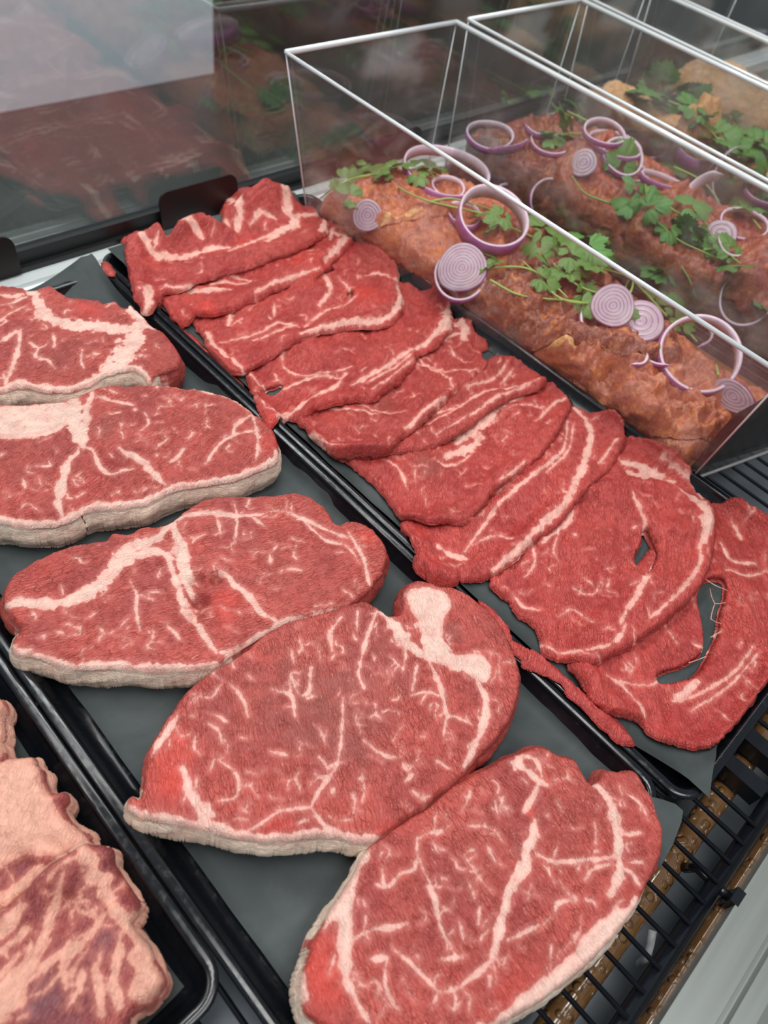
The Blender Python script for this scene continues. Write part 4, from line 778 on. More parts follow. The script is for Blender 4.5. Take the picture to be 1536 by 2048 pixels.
thin('meat_slice', 'thin slice with a smooth red strip and pale lower edge, second from the back',
  C5([(268, 445), (272, 462), (285, 485), (302, 515), (325, 548), (342, 552), (385, 524), (430, 521), (500, 512), (560, 490), (640, 452), (690, 425), (740, 402), (790, 386), (860, 361), (900, 331), (960, 264), (986, 240), (966, 210), (940, 190), (890, 160), (820, 200), (640, 270), (450, 330), (320, 390)]),
  [(C5([(860, 345), (790, 372), (700, 405), (620, 445)]), 6), (C5([(920, 210), (960, 230), (930, 270), (880, 320)]), 10), (C5([(290, 430), (380, 430), (460, 430), (530, 420)]), 9), (C5([(440, 410), (520, 390), (600, 395)]), 5), (C5([(720, 300), (640, 330)]), 3), (C5([(910, 190), (900, 240)]), 6), (C5([(480, 380), (560, 375), (620, 390)]), 5)],
  .5, 70, 20, blobs=[(C5([(430, 500)])[0], .015, .8, 0), (C5([(800, 320)])[0], .03, .4, .001), (C5([(560, 370)])[0], .02, .1, -.002), (C5([(380, 460)])[0], .015, -.3, 0)],
  folds=[(C5([(380, 505), (500, 490), (620, 430), (740, 370), (860, 310), (940, 240)]), .007, .005), (C5([(290, 425), (400, 420), (500, 425)]), .004, .003), (C5([(480, 375), (600, 350), (720, 290)]), .005, .004)])
thin('meat_slice', 'crumpled thin slice with a fatty raised knob, furthest back on the pile',
  C5([(116, 235), (150, 215), (190, 205), (250, 228), (290, 232), (330, 205), (362, 190), (410, 182), (480, 180), (500, 170), (490, 138), (520, 90), (560, 60), (610, 46), (665, 52), (710, 78), (770, 95), (825, 112), (858, 140), (888, 165), (893, 192), (870, 225), (800, 263), (735, 291), (690, 300), (600, 335), (500, 362), (420, 390), (345, 420), (275, 442), (262, 470), (228, 510), (202, 513), (188, 480), (168, 455), (160, 430), (150, 380), (140, 330), (134, 290), (138, 262)]),
  [(C5([(175, 240), (230, 290), (300, 305), (380, 295), (450, 265), (520, 260)]), 15), (C5([(350, 200), (400, 215), (420, 225)]), 14), (C5([(740, 100), (740, 160), (770, 185), (720, 215), (660, 245)]), 18), (C5([(680, 60), (720, 90), (730, 150)]), 9), (C5([(760, 170), (820, 150), (855, 145)]), 8), (C5([(520, 110), (560, 150), (550, 200)]), 12), (C5([(880, 170), (870, 210)]), 14), (C5([(225, 420), (220, 480), (205, 508)]), 14), (C5([(600, 180), (640, 160), (690, 180)]), 9), (C5([(360, 325), (420, 320)]), 3), (C5([(500, 150), (520, 190)]), 9), (C5([(700, 215), (600, 250), (520, 275)]), 8), (C5([(270, 430), (340, 415), (420, 395)]), 5), (C5([(260, 250), (240, 280)]), 5), (C5([(620, 65), (680, 75)]), 5)],
  .45, 71, 24, blobs=[(C5([(610, 110)])[0], .030, .2, .020), (C5([(720, 150)])[0], .028, .1, .010), (C5([(420, 190)])[0], .010, .5, .001), (C5([(620, 205)])[0], .008, -.5, -.006), (C5([(690, 170)])[0], .006, -.6, -.004), (C5([(175, 270)])[0], .010, .1, .003), (C5([(240, 330)])[0], .008, .6, -.001), (C5([(560, 240)])[0], .015, .7, .0)],
  folds=[(C5([(180, 225), (300, 245), (400, 205), (480, 195)]), .006, .006), (C5([(150, 360), (300, 360), (480, 310), (660, 270), (830, 230)]), .008, .005), (C5([(180, 250), (190, 330), (200, 450)]), .006, .003), (C5([(300, 275), (460, 265), (560, 225)]), .006, -.003)], thick=.0065, ridge=.0012)

# ================================================================== PALE FATTY CUTS (left tray)
HL = HMap(-.30, .06, -.02, .70, .002, .0052)
def lump(label, px, seams, seed, blobs=(), patches=(), h=.035, zg=.035, rind=None, fib=.6, nv=30):
    P = at(px, zg)[:, :2]; L = [outline(None, 0, seed, .0010, .012, raw=P)]
    B = HL.blur(np.maximum(HL.h, HL.blur(HL.h, .01)), .006)
    S = [seamw(p, zg, wd, .4) for p, wd in seams] + cracks(L, nv // 2, fib, seed, .02, .0012, .5, .4)
    bl = [(at([p], zg)[0][:2], r, v, d) for p, r, v, d in blobs]; pt = [outline(p, zg, seed + 3, .0016) for p in patches]
    top = lambda x, y: HL.samp(x, y, B) * .6 + h + .004 * fbm(x, y, .05, seed + 4) + .0025 * fbm(x, y, .018, seed + 5)
    o = meat('fatty_meat_cut', L, top, lambda x, y: HL.samp(x, y) + .0003, M['pale'], .0013, S, bl, pt, fib=fib, seed=seed, rings=14, bulge=.0035, rough=.0010, ridge=.002, ridgew=.014, undulate=.004, round_r=.010, groove=.0006, creamwall=.2, hm=HL, wallfat=lambda bp: -1.5 + 4 * fbm(bp[:, 0], bp[:, 1], .02, seed + 9))
    return tag(o, label, 'meat', 'pale fatty cuts in the left tray')
lump('small pale reddish cut just showing at the left edge, furthest back in the left tray', C7([(-160, 60), (-60, 30), (15, 40), (40, 100), (14, 160), (22, 250), (4, 300), (34, 380), (34, 430), (-50, 470), (-170, 400)]), [], 81, patches=[C7([(-160, 60), (0, 60), (20, 200), (0, 420), (-160, 400)])])
lump('pale pink fatty cut covered with smooth fat, middle of the left tray', C7([(-260, 520), (-150, 470), (0, 462), (60, 430), (130, 410), (205, 405), (238, 460), (282, 500), (292, 585), (335, 640), (395, 632), (420, 680), (392, 712), (430, 790), (480, 840), (540, 885), (560, 940), (545, 990), (500, 1020), (400, 1080), (300, 1140), (200, 1200), (100, 1270), (0, 1340), (-200, 1420), (-260, 1000)]),
  [(C7([(0, 1290), (120, 1200), (250, 1120), (440, 1050)]), 26)], 82, blobs=[(C7([(100, 730)])[0], .010, -.5, -.002), (C7([(180, 1090)])[0], .012, -.5, -.004), (C7([(250, 560)])[0], .03, 0, .003), (C7([(30, 1240)])[0], .010, .5, -.003)],
  patches=[C7([(-250, 540), (0, 480), (200, 420), (280, 600), (400, 800), (530, 900), (520, 990), (400, 1040), (250, 1030), (150, 1020), (0, 1100), (-200, 1200)]), C7([(-200, 1330), (60, 1210), (250, 1080), (420, 1060), (300, 1130), (120, 1240), (0, 1330)])], h=.036)
lump('dark red and pink streaked fatty cut in the front corner of the left tray', C7([(-260, 1480), (-100, 1430), (0, 1390), (80, 1330), (200, 1230), (340, 1115), (450, 1050), (510, 1010), (540, 982), (640, 972), (700, 990), (722, 1080), (772, 1160), (832, 1270), (858, 1320), (850, 1385), (815, 1430), (850, 1490), (905, 1560), (952, 1650), (992, 1730), (1015, 1800), (985, 1860), (930, 1930), (860, 1962), (800, 2000), (775, 2070), (740, 2200), (-260, 2200)]),
  [(C7([(530, 1010), (590, 1120), (640, 1220), (690, 1320)]), 24), (C7([(690, 1320), (760, 1420), (840, 1520), (900, 1640), (960, 1780)]), 22), (C7([(330, 1200), (420, 1120), (500, 1080)]), 8), (C7([(640, 1400), (560, 1520), (480, 1600), (330, 1680), (220, 1780), (80, 1940)]), 14), (C7([(430, 1150), (330, 1400), (240, 1600), (120, 1800)]), 14), (C7([(0, 1480), (100, 1400), (180, 1340)]), 14), (C7([(600, 1700), (620, 1850), (640, 2000)]), 14), (C7([(750, 1500), (740, 1640), (700, 1800), (740, 1950)]), 16), (C7([(200, 1560), (160, 1720), (40, 1880)]), 16), (C7([(440, 1560), (400, 1700), (430, 1850)]), 9), (C7([(850, 1380), (800, 1420)]), 16), (C7([(0, 1620), (80, 1560), (180, 1480)]), 12), (C7([(0, 1800), (60, 1700), (120, 1640)]), 12), (C7([(520, 1280), (480, 1350), (560, 1400)]), 5), (C7([(520, 1740), (500, 1860), (440, 1960)]), 12)],
  83, blobs=[(C7([(400, 1300)])[0], .016, 0, -.002), (C7([(300, 1880)])[0], .022, -.9, -.002), (C7([(640, 1550)])[0], .012, -.8, 0), (C7([(480, 1600)])[0], .012, .3, 0), (C7([(780, 1200)])[0], .010, .5, -.003), (C7([(850, 1750)])[0], .02, .2, 0), (C7([(620, 1120)])[0], .02, 0, .004), (C7([(100, 1650)])[0], .02, .3, 0)],
  patches=[C7([(820, 1600), (880, 1600), (990, 1780), (960, 1870), (860, 1940), (790, 1900), (830, 1760), (790, 1660)]), C7([(0, 1850), (120, 1700), (260, 1640), (200, 1800), (150, 1950), (0, 2050)]), C7([(20, 1440), (160, 1350), (120, 1450), (0, 1540)])], h=.040, nv=60)
# ================================================================== MARINATED MEAT IN THE BINS
HB = HMap(.56, 1.64, .03, .68, .0025, .0065)
BINS = {1: (.594, .812, .554, .820), 2: (.850, 1.072, .843, 1.084), 3: (1.120, 1.250, 1.104, 1.262), 4: (1.300, 1.580, 1.280, 1.600)}
def clampbin(W, b, z):
    bl, br, tl, tr = BINS[b]; k = z / .187; f = np.clip((.655 - W[:, 1]) / .57, 0, 1)
    lo = bl + (tl - bl) * k + .022 * f * (1 - k) - .012 * f * k + .005; hi = br + (tr - br) * k - (.020 if b == 1 else .006)
    y0 = .092 - .024 * k + .020 - .045 * np.clip((W[:, 0] - bl) / (br - bl), 0, 1); W = W.copy(); W[:, 0] = np.clip(W[:, 0], lo, hi); W[:, 1] = np.clip(W[:, 1], y0, .645); return W
def chunk(label, b, mat, seed, px=None, world=None, h=.028, zg=.05, relief=.009, group='marinated meat in the first bin', fib=.8, seams=(), rr=.012, res=.0018, blobs=(), bulge=.0015):
    W = at(px, zg)[:, :2] if px is not None else np.array(world, float)
    W = clampbin(W, b, 0.0 if zg < .03 else .02); L = outline(None, 0, seed, .003, .014, .004, raw=W); L = clampbin(L, b, .0)
    B = HB.blur(np.maximum(HB.h, HB.blur(HB.h, .012)), .008)
    S = [seamw(p, zg, wd, .4) for p, wd in seams]
    bl = [(at([p], zg)[0][:2], r, v, d) for p, r, v, d in blobs]
    top = lambda x, y: HB.samp(x, y, B) * .75 + h + relief * (fbm(x, y, .045, seed + 4, 2) + .55 * (1 - 2 * np.abs(fbm(x, y, .020, seed + 6, 3, .55))) - .25) 
    o = meat('marinated_meat', [L], top, lambda x, y: HB.samp(x, y) + .0003 + np.minimum(0, 0 * x), M[mat], res, S, bl, [], fib=fib, seed=seed, tone0=random.Random(seed * 3).uniform(-.6, .6), rings=8, bulge=bulge, rough=.0014, undulate=.002, round_r=rr, groove=.001, hm=HB,
             wallfat=lambda bp: 4 + 5 * fbm(bp[:, 0], bp[:, 1], .02, seed + 9))
    return tag(o, label, 'meat', group)
def quad(b, y0, y1, j, seed, x0=0., x1=1.):
    bl, br, _, _ = BINS[b]; r = random.Random(seed); w = br - bl; n = 12; out = []
    cx = bl + w * (x0 + x1) / 2; rx = w * (x1 - x0) / 2 * 1.05; cy = (y0 + y1) / 2; ry = (y1 - y0) / 2 * 1.1
    for k in range(n):
        a = 2 * math.pi * k / n; q = r.uniform(.9, 1.12); c, s = math.cos(a), math.sin(a); c = math.copysign(abs(c) ** .6, c); s = math.copysign(abs(s) ** .6, s)
        out.append((cx + rx * c * q, cy + ry * s * q))
    return out
G1 = 'marinated meat in the first bin'
U = ['deep brownish red marinated piece under the onion rings', 'dark marinated piece lying low in the middle', 'low orange brown marinated piece', 'low marinated piece against the front wall']
for i, (y0, y1) in enumerate([(.50, .645), (.36, .52), (.22, .38), (.085, .24)]):
    chunk(['low brown marinated piece at the back of the first bin', 'low brown marinated piece under the onion slices of the first bin', 'low brown marinated piece under the coriander of the first bin', 'low brown marinated piece at the front of the first bin'][i], 1, 'marinated', 400 + i, world=quad(1, y0, y1, 0, 500 + i), zg=.02, h=.017, group=G1)
chunk('orange marinated piece nearest the front wall of the first bin', 1, 'marinated', 411, px=[(1090, 745), (1200, 790), (1340, 815), (1450, 840), (1500, 870), (1450, 920), (1400, 940), (1300, 900), (1220, 830), (1140, 775)], zg=.035, h=.016, relief=.006, group=G1, seams=[([(1250, 850), (1320, 880), (1380, 920)], 14)])
chunk('pinkish brown marinated piece with a folded edge, front half of the first bin', 1, 'marinated', 412, px=[(1000, 690), (1060, 655), (1180, 680), (1300, 715), (1420, 700), (1500, 755), (1540, 820), (1450, 850), (1330, 825), (1200, 800), (1110, 755), (1040, 722)], zg=.05, h=.027, relief=.021, group=G1, seams=[([(1070, 700), (1110, 680), (1150, 690)], 16), ([(1100, 740), (1140, 760), (1130, 790)], 12)], blobs=[((1230, 740), .014, -.6, -.012), ((1320, 760), .016, .3, .008), ((1130, 690), .010, .4, .006), ((1420, 790), .012, -.5, -.010)])
chunk('long marinated piece under the coriander stems, middle of the first bin', 1, 'marinated', 413, px=[(890, 592), (950, 545), (1050, 540), (1200, 560), (1310, 615), (1390, 680), (1300, 712), (1180, 690), (1090, 655), (1000, 680), (960, 650), (905, 620)], zg=.055, h=.027, relief=.021, group=G1, seams=[([(900, 600), (950, 620), (1000, 660)], 12)], blobs=[((1060, 640), .012, -.7, -.012), ((960, 600), .010, .5, .006), ((1200, 650), .012, -.5, -.008)])
chunk('red marinated piece against the right wall of the first bin', 1, 'marinated_red', 414, px=[(960, 400), (1030, 375), (1110, 415), (1180, 470), (1235, 500), (1260, 545), (1200, 575), (1080, 550), (1000, 500)], zg=.055, h=.026, relief=.015, group=G1)
chunk('smooth rounded marinated piece with a yellow fat edge beside the red slices', 1, 'marinated', 415, px=[(700, 430), (770, 415), (860, 418), (935, 425), (1000, 465), (1015, 530), (960, 556), (880, 540), (820, 530), (770, 500), (735, 488), (712, 470)], zg=.055, h=.030, relief=.006, group=G1, seams=[([(745, 490), (790, 505), (830, 525), (860, 545)], 9)])
chunk('marinated piece with a pale folded flap at the back of the first bin', 1, 'marinated', 416, px=[(628, 405), (648, 350), (690, 336), (740, 314), (800, 310), (850, 320), (905, 314), (955, 328), (990, 362), (1040, 395), (1000, 415), (900, 425), (800, 428), (720, 425), (660, 425)], zg=.06, h=.026, relief=.013, group=G1, seams=[([(765, 425), (800, 418), (850, 422)], 8), ([(650, 345), (690, 340)], 9)])
chunk('rough orange scrap of marinated meat standing by the rim of the first bin', 1, 'marinated', 417, px=[(1180, 490), (1195, 470), (1215, 465), (1240, 478), (1245, 500), (1235, 530), (1200, 530), (1185, 515)], zg=.075, h=.016, relief=.003, group=G1, rr=.006)
G2 = 'marinated meat in the second bin'
L2 = ['low dark red marinated piece at the back of the second bin', 'low dark red marinated piece, second from the back of the second bin', 'low dark red marinated piece in the middle of the second bin', 'low dark red marinated piece at the front of the second bin']
for i, (y0, y1) in enumerate([(.50, .645), (.37, .52), (.22, .38), (.07, .24)]):
    chunk(L2[i], 2, 'marinated_red', 430 + i, world=quad(2, y0, y1, 0, 530 + i), zg=.02, h=.032, group=G2)
T2 = ['broad red marinated piece on top at the back of the second bin', 'red marinated piece with yellow fat, on top behind the middle of the second bin', 'smooth dark red marinated piece on top in the middle of the second bin', 'reddish brown marinated piece on top, toward the front of the second bin']
for i, (y0, y1, x0, x1) in enumerate([(.48, .640, .0, .98), (.35, .50, .05, 1.0), (.21, .37, .0, .97), (.08, .23, .04, .98)]):
    chunk(T2[i], 2, 'marinated_red', 440 + i, world=quad(2, y0, y1, 0, 540 + i, x0, x1), zg=.05, h=.032, relief=.013, group=G2)
G3 = 'yellow orange meat in the third bin'
for i, (y0, y1) in enumerate([(.46, .64), (.27, .48), (.08, .29)]):
    chunk(['broad yellow orange marinated slab at the back of the third bin', 'yellow orange marinated slab in the middle of the third bin', 'yellow orange marinated slab at the front of the third bin'][i], 3, 'marinated_yellow', 450 + i, world=quad(3, y0, y1, 0, 550 + i), zg=.02, h=.060, relief=.010, group=G3, res=.0025)
# marinade pooled in the bins
for b, nm in ((1, 'shiny brown marinade pooled on the bottom of the first bin'), (2, 'shiny dark marinade pooled on the bottom of the second bin')):
    bl, br, _, _ = BINS[b]; j = box('marinade', bl + .030, br - .004, .10, .645, .0065, .011, M['juice']); tag(j, nm, 'marinade', kind='stuff')
for i, (y0, y1) in enumerate([(.40, .64), (.08, .42)]):
    chunk(['yellow orange marinated slab at the back of the fourth bin', 'yellow orange marinated slab at the front of the fourth bin'][i], 4, 'marinated_yellow', 460 + i, world=quad(4, y0, y1, 0, 560 + i), zg=.02, h=.060, relief=.010, group='yellow orange meat in the fourth bin', res=.0028)
# black liner standing inside the front wall of the first bin
ns = 30; vs = []; fs = []
for i in range(ns + 1):
    f = i / ns
    for k in range(15):
        g = k / 14 * (.62 + .1 * math.sin(f * 4)); xb, yb = .620 + .165 * f, .092 - .055 * f; xt, yt = .548 + .262 * f, .068
        vs.append((xb + (xt - xb) * g, yb + (yt - yb) * g + .007 + .0022 * math.sin(f * 11 + g * 4) * math.sin(g * 3), .008 + .182 * g))
for i in range(ns):
    for k in range(14): a = i * 15 + k; fs.append((a, a + 15, a + 16, a + 1))
ln = link('bin_liner', pymesh('bin_liner', vs, fs), simple('wet_black_liner', (.022, .018, .015), .5, bump=(60, .4, .003), var=.5)); sm = ln.modifiers.new('solid', 'SOLIDIFY'); sm.thickness = .0006
tag(ln, 'wet black liner standing inside the front wall of the first bin', 'liner')

# ------------------------------------------------------------------ red onion
def frame_at(px, hm, lift, tilt, spin):
    """centre on the meat; tilt = (towards camera, sideways) in degrees"""
    p = hm.hit(px); p = np.array([p[0], p[1], p[2] + lift])
    to = CAM - p; to[2] = 0; to /= np.linalg.norm(to); side = np.array([-to[1], to[0], 0])
    n = np.array([0, 0, 1.0]) + math.tan(math.radians(tilt[0])) * to + math.tan(math.radians(tilt[1])) * side; n /= np.linalg.norm(n)
    u = np.cross([0, 0, 1.0], n) if abs(n[2]) < .999 else np.array([1.0, 0, 0]); u /= np.linalg.norm(u); v = np.cross(n, u)
    c, s = math.cos(spin), math.sin(spin); return p, c * u + s * v, -s * u + c * v, n
def place(o, fr):
    p, u, v, n = fr; m = Matrix(((u[0], v[0], n[0], p[0]), (u[1], v[1], n[1], p[1]), (u[2], v[2], n[2], p[2]), (0, 0, 0, 1))); o.matrix_world = m
def onion_ring(px, rpx, label, hm=HB, h=.007, th=.0018, tilt=(0, 0), lift=None, arc=(0, 360), squash=1., group='red onion rings in the first bin', seed=0, spin=0., zoff=0):
    p0 = hm.hit(px); R = rpx * np.linalg.norm(p0 - CAM) / FPX; n = 64; vs = []; fs = []; mi = []; h *= 1.45; th = th * 1.4; r = random.Random(seed + 3); ph = r.uniform(0, 6); full = arc[1] - arc[0] >= 360
    for i in range(n + (0 if full else 1)):
        a = math.radians(arc[0] + (arc[1] - arc[0]) * i / n); w = 1 + .04 * math.sin(2 * a + ph) + .02 * math.sin(3 * a + 2 * ph); z = .0012 * math.sin(2 * a + ph * 1.7)
        e = 1.0 if full else max(.12, min(1, 5 * min(i, n - i) / n * 1.2))
        for rr, zz in ((R, -h / 2 * e), (R * 1.01 + .0004, 0), (R, h / 2 * e), (R - th * e, h / 2 * e * .95), (R - th * 1.1 * e, 0), (R - th * e, -h / 2 * e * .95)):
            vs.append((rr * w * math.cos(a), rr * w * math.sin(a) * squash, zz + z))
    N = n if full else n
    for i in range(N):
        j = (i + 1) % n if full else i + 1
        for k in range(6):
            fs.append((i * 6 + k, j * 6 + k, j * 6 + (k + 1) % 6, i * 6 + (k + 1) % 6)); mi.append(0 if k < 2 else 1)
    me = pymesh('onion_ring', vs, fs); o = link('onion_ring', me, [M['onion_skin'], M['onion']]); me.polygons.foreach_set('material_index', mi)
    place(o, frame_at(px, hm, (h * .45 if lift is None else lift) + abs(math.sin(math.radians(tilt[0]))) * R * .75, tilt, spin)); return tag(o, label, 'onion', group)
def onion_slice_(px, rpx, label, hm=HB, h=.004, tilt=(30, 0), group='red onion slices in the bins', seed=0, squash=1., rings=6, lift=.002):
    p0 = hm.hit(px); R = rpx * np.linalg.norm(p0 - CAM) / FPX; n = 56; m = 14; vs = []; att = []; fs = []; mi = []; r = random.Random(seed); ph = r.uniform(0, 6)
    for s, zz in ((1, h / 2), (-1, -h / 2)):
        for k in range(m + 1):
            q = k / m
            for i in range(n):
                a = 2 * math.pi * i / n; w = 1 + .05 * math.sin(2 * a + ph) * (1 - q) + .03 * math.sin(3 * a + ph)
                dz = .0006 * (1 - 2 * abs((q * rings) % 1 - .5)) * s; vs.append((R * q * w * math.cos(a), R * q * w * math.sin(a) * squash, zz + dz)); att.append(q * rings + .12 * math.sin(2 * a + ph))
    K = (m + 1) * n
    for k in range(m):
        for i in range(n):
            a, b, c, d = k * n + i, k * n + (i + 1) % n, (k + 1) * n + (i + 1) % n, (k + 1) * n + i
            fs.append((a, d, c, b)); mi.append(0); fs.append((K + a, K + b, K + c, K + d)); mi.append(0)
    for i in range(n): a, b = m * n + i, m * n + (i + 1) % n; fs.append((a, K + a, K + b, b)); mi.append(1)
    me = pymesh('onion_slice', vs, fs); o = link('onion_slice', me, [M['onion_slice'], M['onion_skin']]); me.polygons.foreach_set('material_index', mi)
    at_ = me.attributes.new('ring', 'FLOAT', 'POINT'); at_.data.foreach_set('value', att)
    place(o, frame_at(px, hm, lift + math.sin(math.radians(min(80, abs(tilt[0])))) * R * .75 * squash, tilt, 0)); return tag(o, label, 'onion', group)
R1G = 'red onion rings in the first bin'
onion_ring((888, 358), 80, 'widest flat purple onion ring near the back of the first bin', h=.010, tilt=(4, 4), seed=1, lift=.004)
onion_ring((893, 385), 32, 'small onion ring lying inside the widest ring of the first bin', h=.005, seed=2, tilt=(8, 0))
onion_ring((975, 470), 68, 'round thick onion ring resting tilted in front of the widest ring', h=.013, tilt=(18, 6), seed=3, th=.0022)
onion_ring((1092, 425), 38, 'upright onion ring showing beyond the rim of the first bin', h=.006, tilt=(40, 20), seed=4, arc=(-60, 230))
onion_ring((1030, 398), 34, 'thin curled onion strip beside the rim of the first bin', h=.004, tilt=(15, 0), seed=5, arc=(0, 260), squash=.6)
onion_ring((925, 440), 42, 'onion ring half hidden under the thick round ring', h=.006, tilt=(5, -8), seed=6, squash=.7)
onion_slice_((732, 452), 28, 'small pale onion slice leaning on the marinated meat beside the red slices', tilt=(55, -8), seed=7, rings=5)
onion_slice_((918, 560), 47, 'larger onion slice with many rings leaning by the middle red slices', tilt=(38, -15), seed=8, rings=8, h=.005)
onion_ring((915, 572), 50, 'purple outer ring around the larger leaning onion slice', h=.006, tilt=(32, -12), seed=9, lift=.0)
onion_slice_((1216, 632), 40, 'onion slice partly behind the wavy onion slice in the middle of the first bin', tilt=(38, 10), seed=10, rings=6)
onion_slice_((1272, 660), 43, 'onion slice with wavy rings in the middle of the first bin', tilt=(25, 0), seed=11, rings=4, h=.007)
onion_ring((1382, 738), 76, 'large tilted purple onion ring near the front of the first bin', h=.008, tilt=(24, 10), seed=12, th=.0022)
onion_slice_((1457, 808), 42, 'half onion slice standing on edge near the front of the first bin', tilt=(72, -38), squash=.6, seed=13, rings=5, lift=0.)
onion_ring((1262, 712), 30, 'thin white onion crescent below the wavy onion slice', h=.003, tilt=(5, 0), seed=14, arc=(-80, 40), spin=0)
onion_ring((1315, 712), 34, 'pale onion crescent left of the large tilted ring', h=.003, tilt=(5, 0), seed=15, arc=(200, 330))
onion_ring((1380, 672), 36, 'short onion crescent inside the large tilted ring', h=.005, tilt=(12, 0), seed=16, arc=(-60, 60))
onion_ring((1200, 655), 44, 'purple onion band under the two onion slices of the first bin', h=.006, tilt=(12, 0), seed=17, arc=(170, 330))
G = 'red onion rings in the second bin'
def r2(i, px, r, lab, **k): onion_ring(px, r, lab, group=G, seed=40 + i, **k)
r2(0, (975, 285), 42, 'onion ring at the back left corner of the second bin', h=.006, tilt=(10, 0))
r2(1, (1010, 292), 46, 'purple onion band beside the back left ring of the second bin', h=.008, tilt=(0, 0), arc=(180, 340), squash=.6)
r2(2, (1085, 265), 32, 'curved purple onion strip near the back of the second bin', h=.006, arc=(180, 360), tilt=(5, 0))
r2(3, (1100, 295), 38, 'onion crescent around the coriander at the back of the second bin', h=.005, arc=(170, 350), tilt=(8, 0))
r2(4, (1205, 278), 36, 'pale onion ring near the right wall at the back of the second bin', h=.005, tilt=(12, 0))
r2(5, (1225, 300), 48, 'wide onion ring lying behind the middle of the second bin', h=.005, tilt=(6, 0), squash=.8)
r2(6, (1290, 300), 38, 'looped onion ring by the right wall of the second bin', h=.004, tilt=(16, 0))
r2(7, (1235, 340), 36, 'upright onion ring in the middle of the second bin', h=.008, tilt=(30, 10))
r2(8, (1325, 372), 42, 'oval purple onion ring in the middle of the second bin', h=.006, tilt=(3, 0), squash=.45)
r2(9, (1268, 362), 16, 'tiny onion ring left of the oval ring', h=.006, tilt=(35, 10))
r2(10, (1380, 325), 34, 'wide purple onion band high by the right wall of the second bin', h=.014, tilt=(5, 0), arc=(180, 350))
r2(11, (1450, 400), 44, 'big onion petal curving down the right side of the second bin', h=.014, tilt=(45, 25), arc=(90, 290), squash=1.2)
r2(12, (1480, 460), 40, 'pale onion loop at the right edge of the second bin', h=.004, tilt=(14, 0))
r2(13, (1405, 425), 44, 'purple pointed onion petal in the middle of the second bin', h=.012, tilt=(35, -35), arc=(120, 240))
r2(14, (1462, 510), 36, 'purple onion petal beside the small onion heart', h=.014, tilt=(60, 0), arc=(200, 340))
r2(15, (1465, 640), 44, 'thin white onion crescent low against the left wall of the second bin', h=.004, tilt=(45, 0), arc=(160, 375), lift=.012)
r2(16, (1530, 395), 40, 'onion ring cut off by the right edge of the photo', h=.006, tilt=(10, 0))
onion_slice_((1432, 488), 26, 'small onion heart slice with a yellow green centre in the second bin', tilt=(45, 0), seed=70, rings=3, h=.006)
onion_slice_((1160, 345), 24, 'pale onion slice leaning at the left of the second bin', tilt=(50, -20), seed=71, rings=4)

# ------------------------------------------------------------------ coriander
def leaf_mesh(size, seed):
    r = random.Random(seed); vs = []; fs = []
    def leaflet(base, ang, s, droop):
        o = len(vs); n = 22; vs.append((base[0], base[1], base[2]))
        rows = (.35, .7, 1.0)
        for q in rows:
            for i in range(n + 1):
                t = -1 + 2 * i / n; th = t * 1.25
                lob = .72 + .28 * abs(math.cos(t * math.pi * 1.5)) ** .7; ser = 1 - .12 * (i % 2)
                rad = s * q * (lob * ser if q == 1 else (.5 + .5 * lob)) * (1 - .25 * abs(t) ** 3)
                x = rad * math.cos(th); y = rad * math.sin(th) * .9; z = -droop * (q * q) * s * .35 + .10 * s * abs(math.sin(t * 4.7)) * q + base[2]
                vs.append((base[0] + x * math.cos(ang) - y * math.sin(ang), base[1] + x * math.sin(ang) + y * math.cos(ang), z))
        for i in range(n): fs.append((o, o + 1 + i, o + 2 + i))
        for k in range(len(rows) - 1):
            for i in range(n): a = o + 1 + k * (n + 1) + i; b = a + n + 1; fs.append((a, b, b + 1, a + 1))
    s = size * .62
    leaflet((s * .35, 0, 0), r.uniform(-.2, .2), s, r.uniform(.2, 1.1)); leaflet((0, s * .12, 0), 1.25 + r.uniform(-.25, .25), s * .85, r.uniform(.2, 1.1)); leaflet((0, -s * .12, 0), -1.25 + r.uniform(-.25, .25), s * .85, r.uniform(.2, 1.1))
    if r.random() < .5: leaflet((-s * .2, 0, .001), math.pi + r.uniform(-.6, .6), s * .5, .6)
    return pymesh('leaf', vs, fs)
LEAVES = [leaf_mesh(1.0, 900 + i) for i in range(9)]
for me in LEAVES: me.materials.append(M['leaf'])
def sprig(label, stems, leaves, group='coriander sprigs in the first bin', hm=HB, lift=.004, seed=0, rad=.0013):
    r = random.Random(seed); p0 = hm.hit(stems[0][0]); root = empty('coriander_sprig', p0)
    for st in stems:
        P = [hm.hit(p) + np.array([0, 0, lift + r.uniform(0, .004)]) for p in st]; S = spline(np.array(P), .004); S = S - p0; n = len(S)
        tube('stem', S, [rad * (1.15 - .5 * i / n) for i in range(n)], M['stem'], root, 7)
    for i, (px, sp) in enumerate(leaves):
        p = hm.hit(px); size = 1.6 * sp * np.linalg.norm(p - CAM) / FPX; o = bpy.data.objects.new('leaf', LEAVES[r.randrange(9)]); COL.objects.link(o); o.parent = root
        o.location = Vector(p - p0) + Vector((0, 0, lift + r.uniform(.001, .006))); o.rotation_euler = (r.gauss(.25, .35), r.gauss(-.1, .35), r.uniform(0, 6.28)); o.scale = (size, size, size)
    return tag(root, label, 'herb', group)
sprig('coriander sprig arching over the back left corner of the first bin', [[(990, 440), (900, 425), (850, 412), (800, 385), (765, 355)], [(860, 412), (900, 408), (985, 432)], [(765, 355), (720, 360), (680, 380), (640, 405)]], [((715, 350), 34), ((745, 342), 36), ((775, 352), 34), ((795, 338), 30), ((685, 375), 30), ((672, 392), 26), ((690, 408), 30), ((705, 418), 26), ((760, 362), 26)], seed=1)
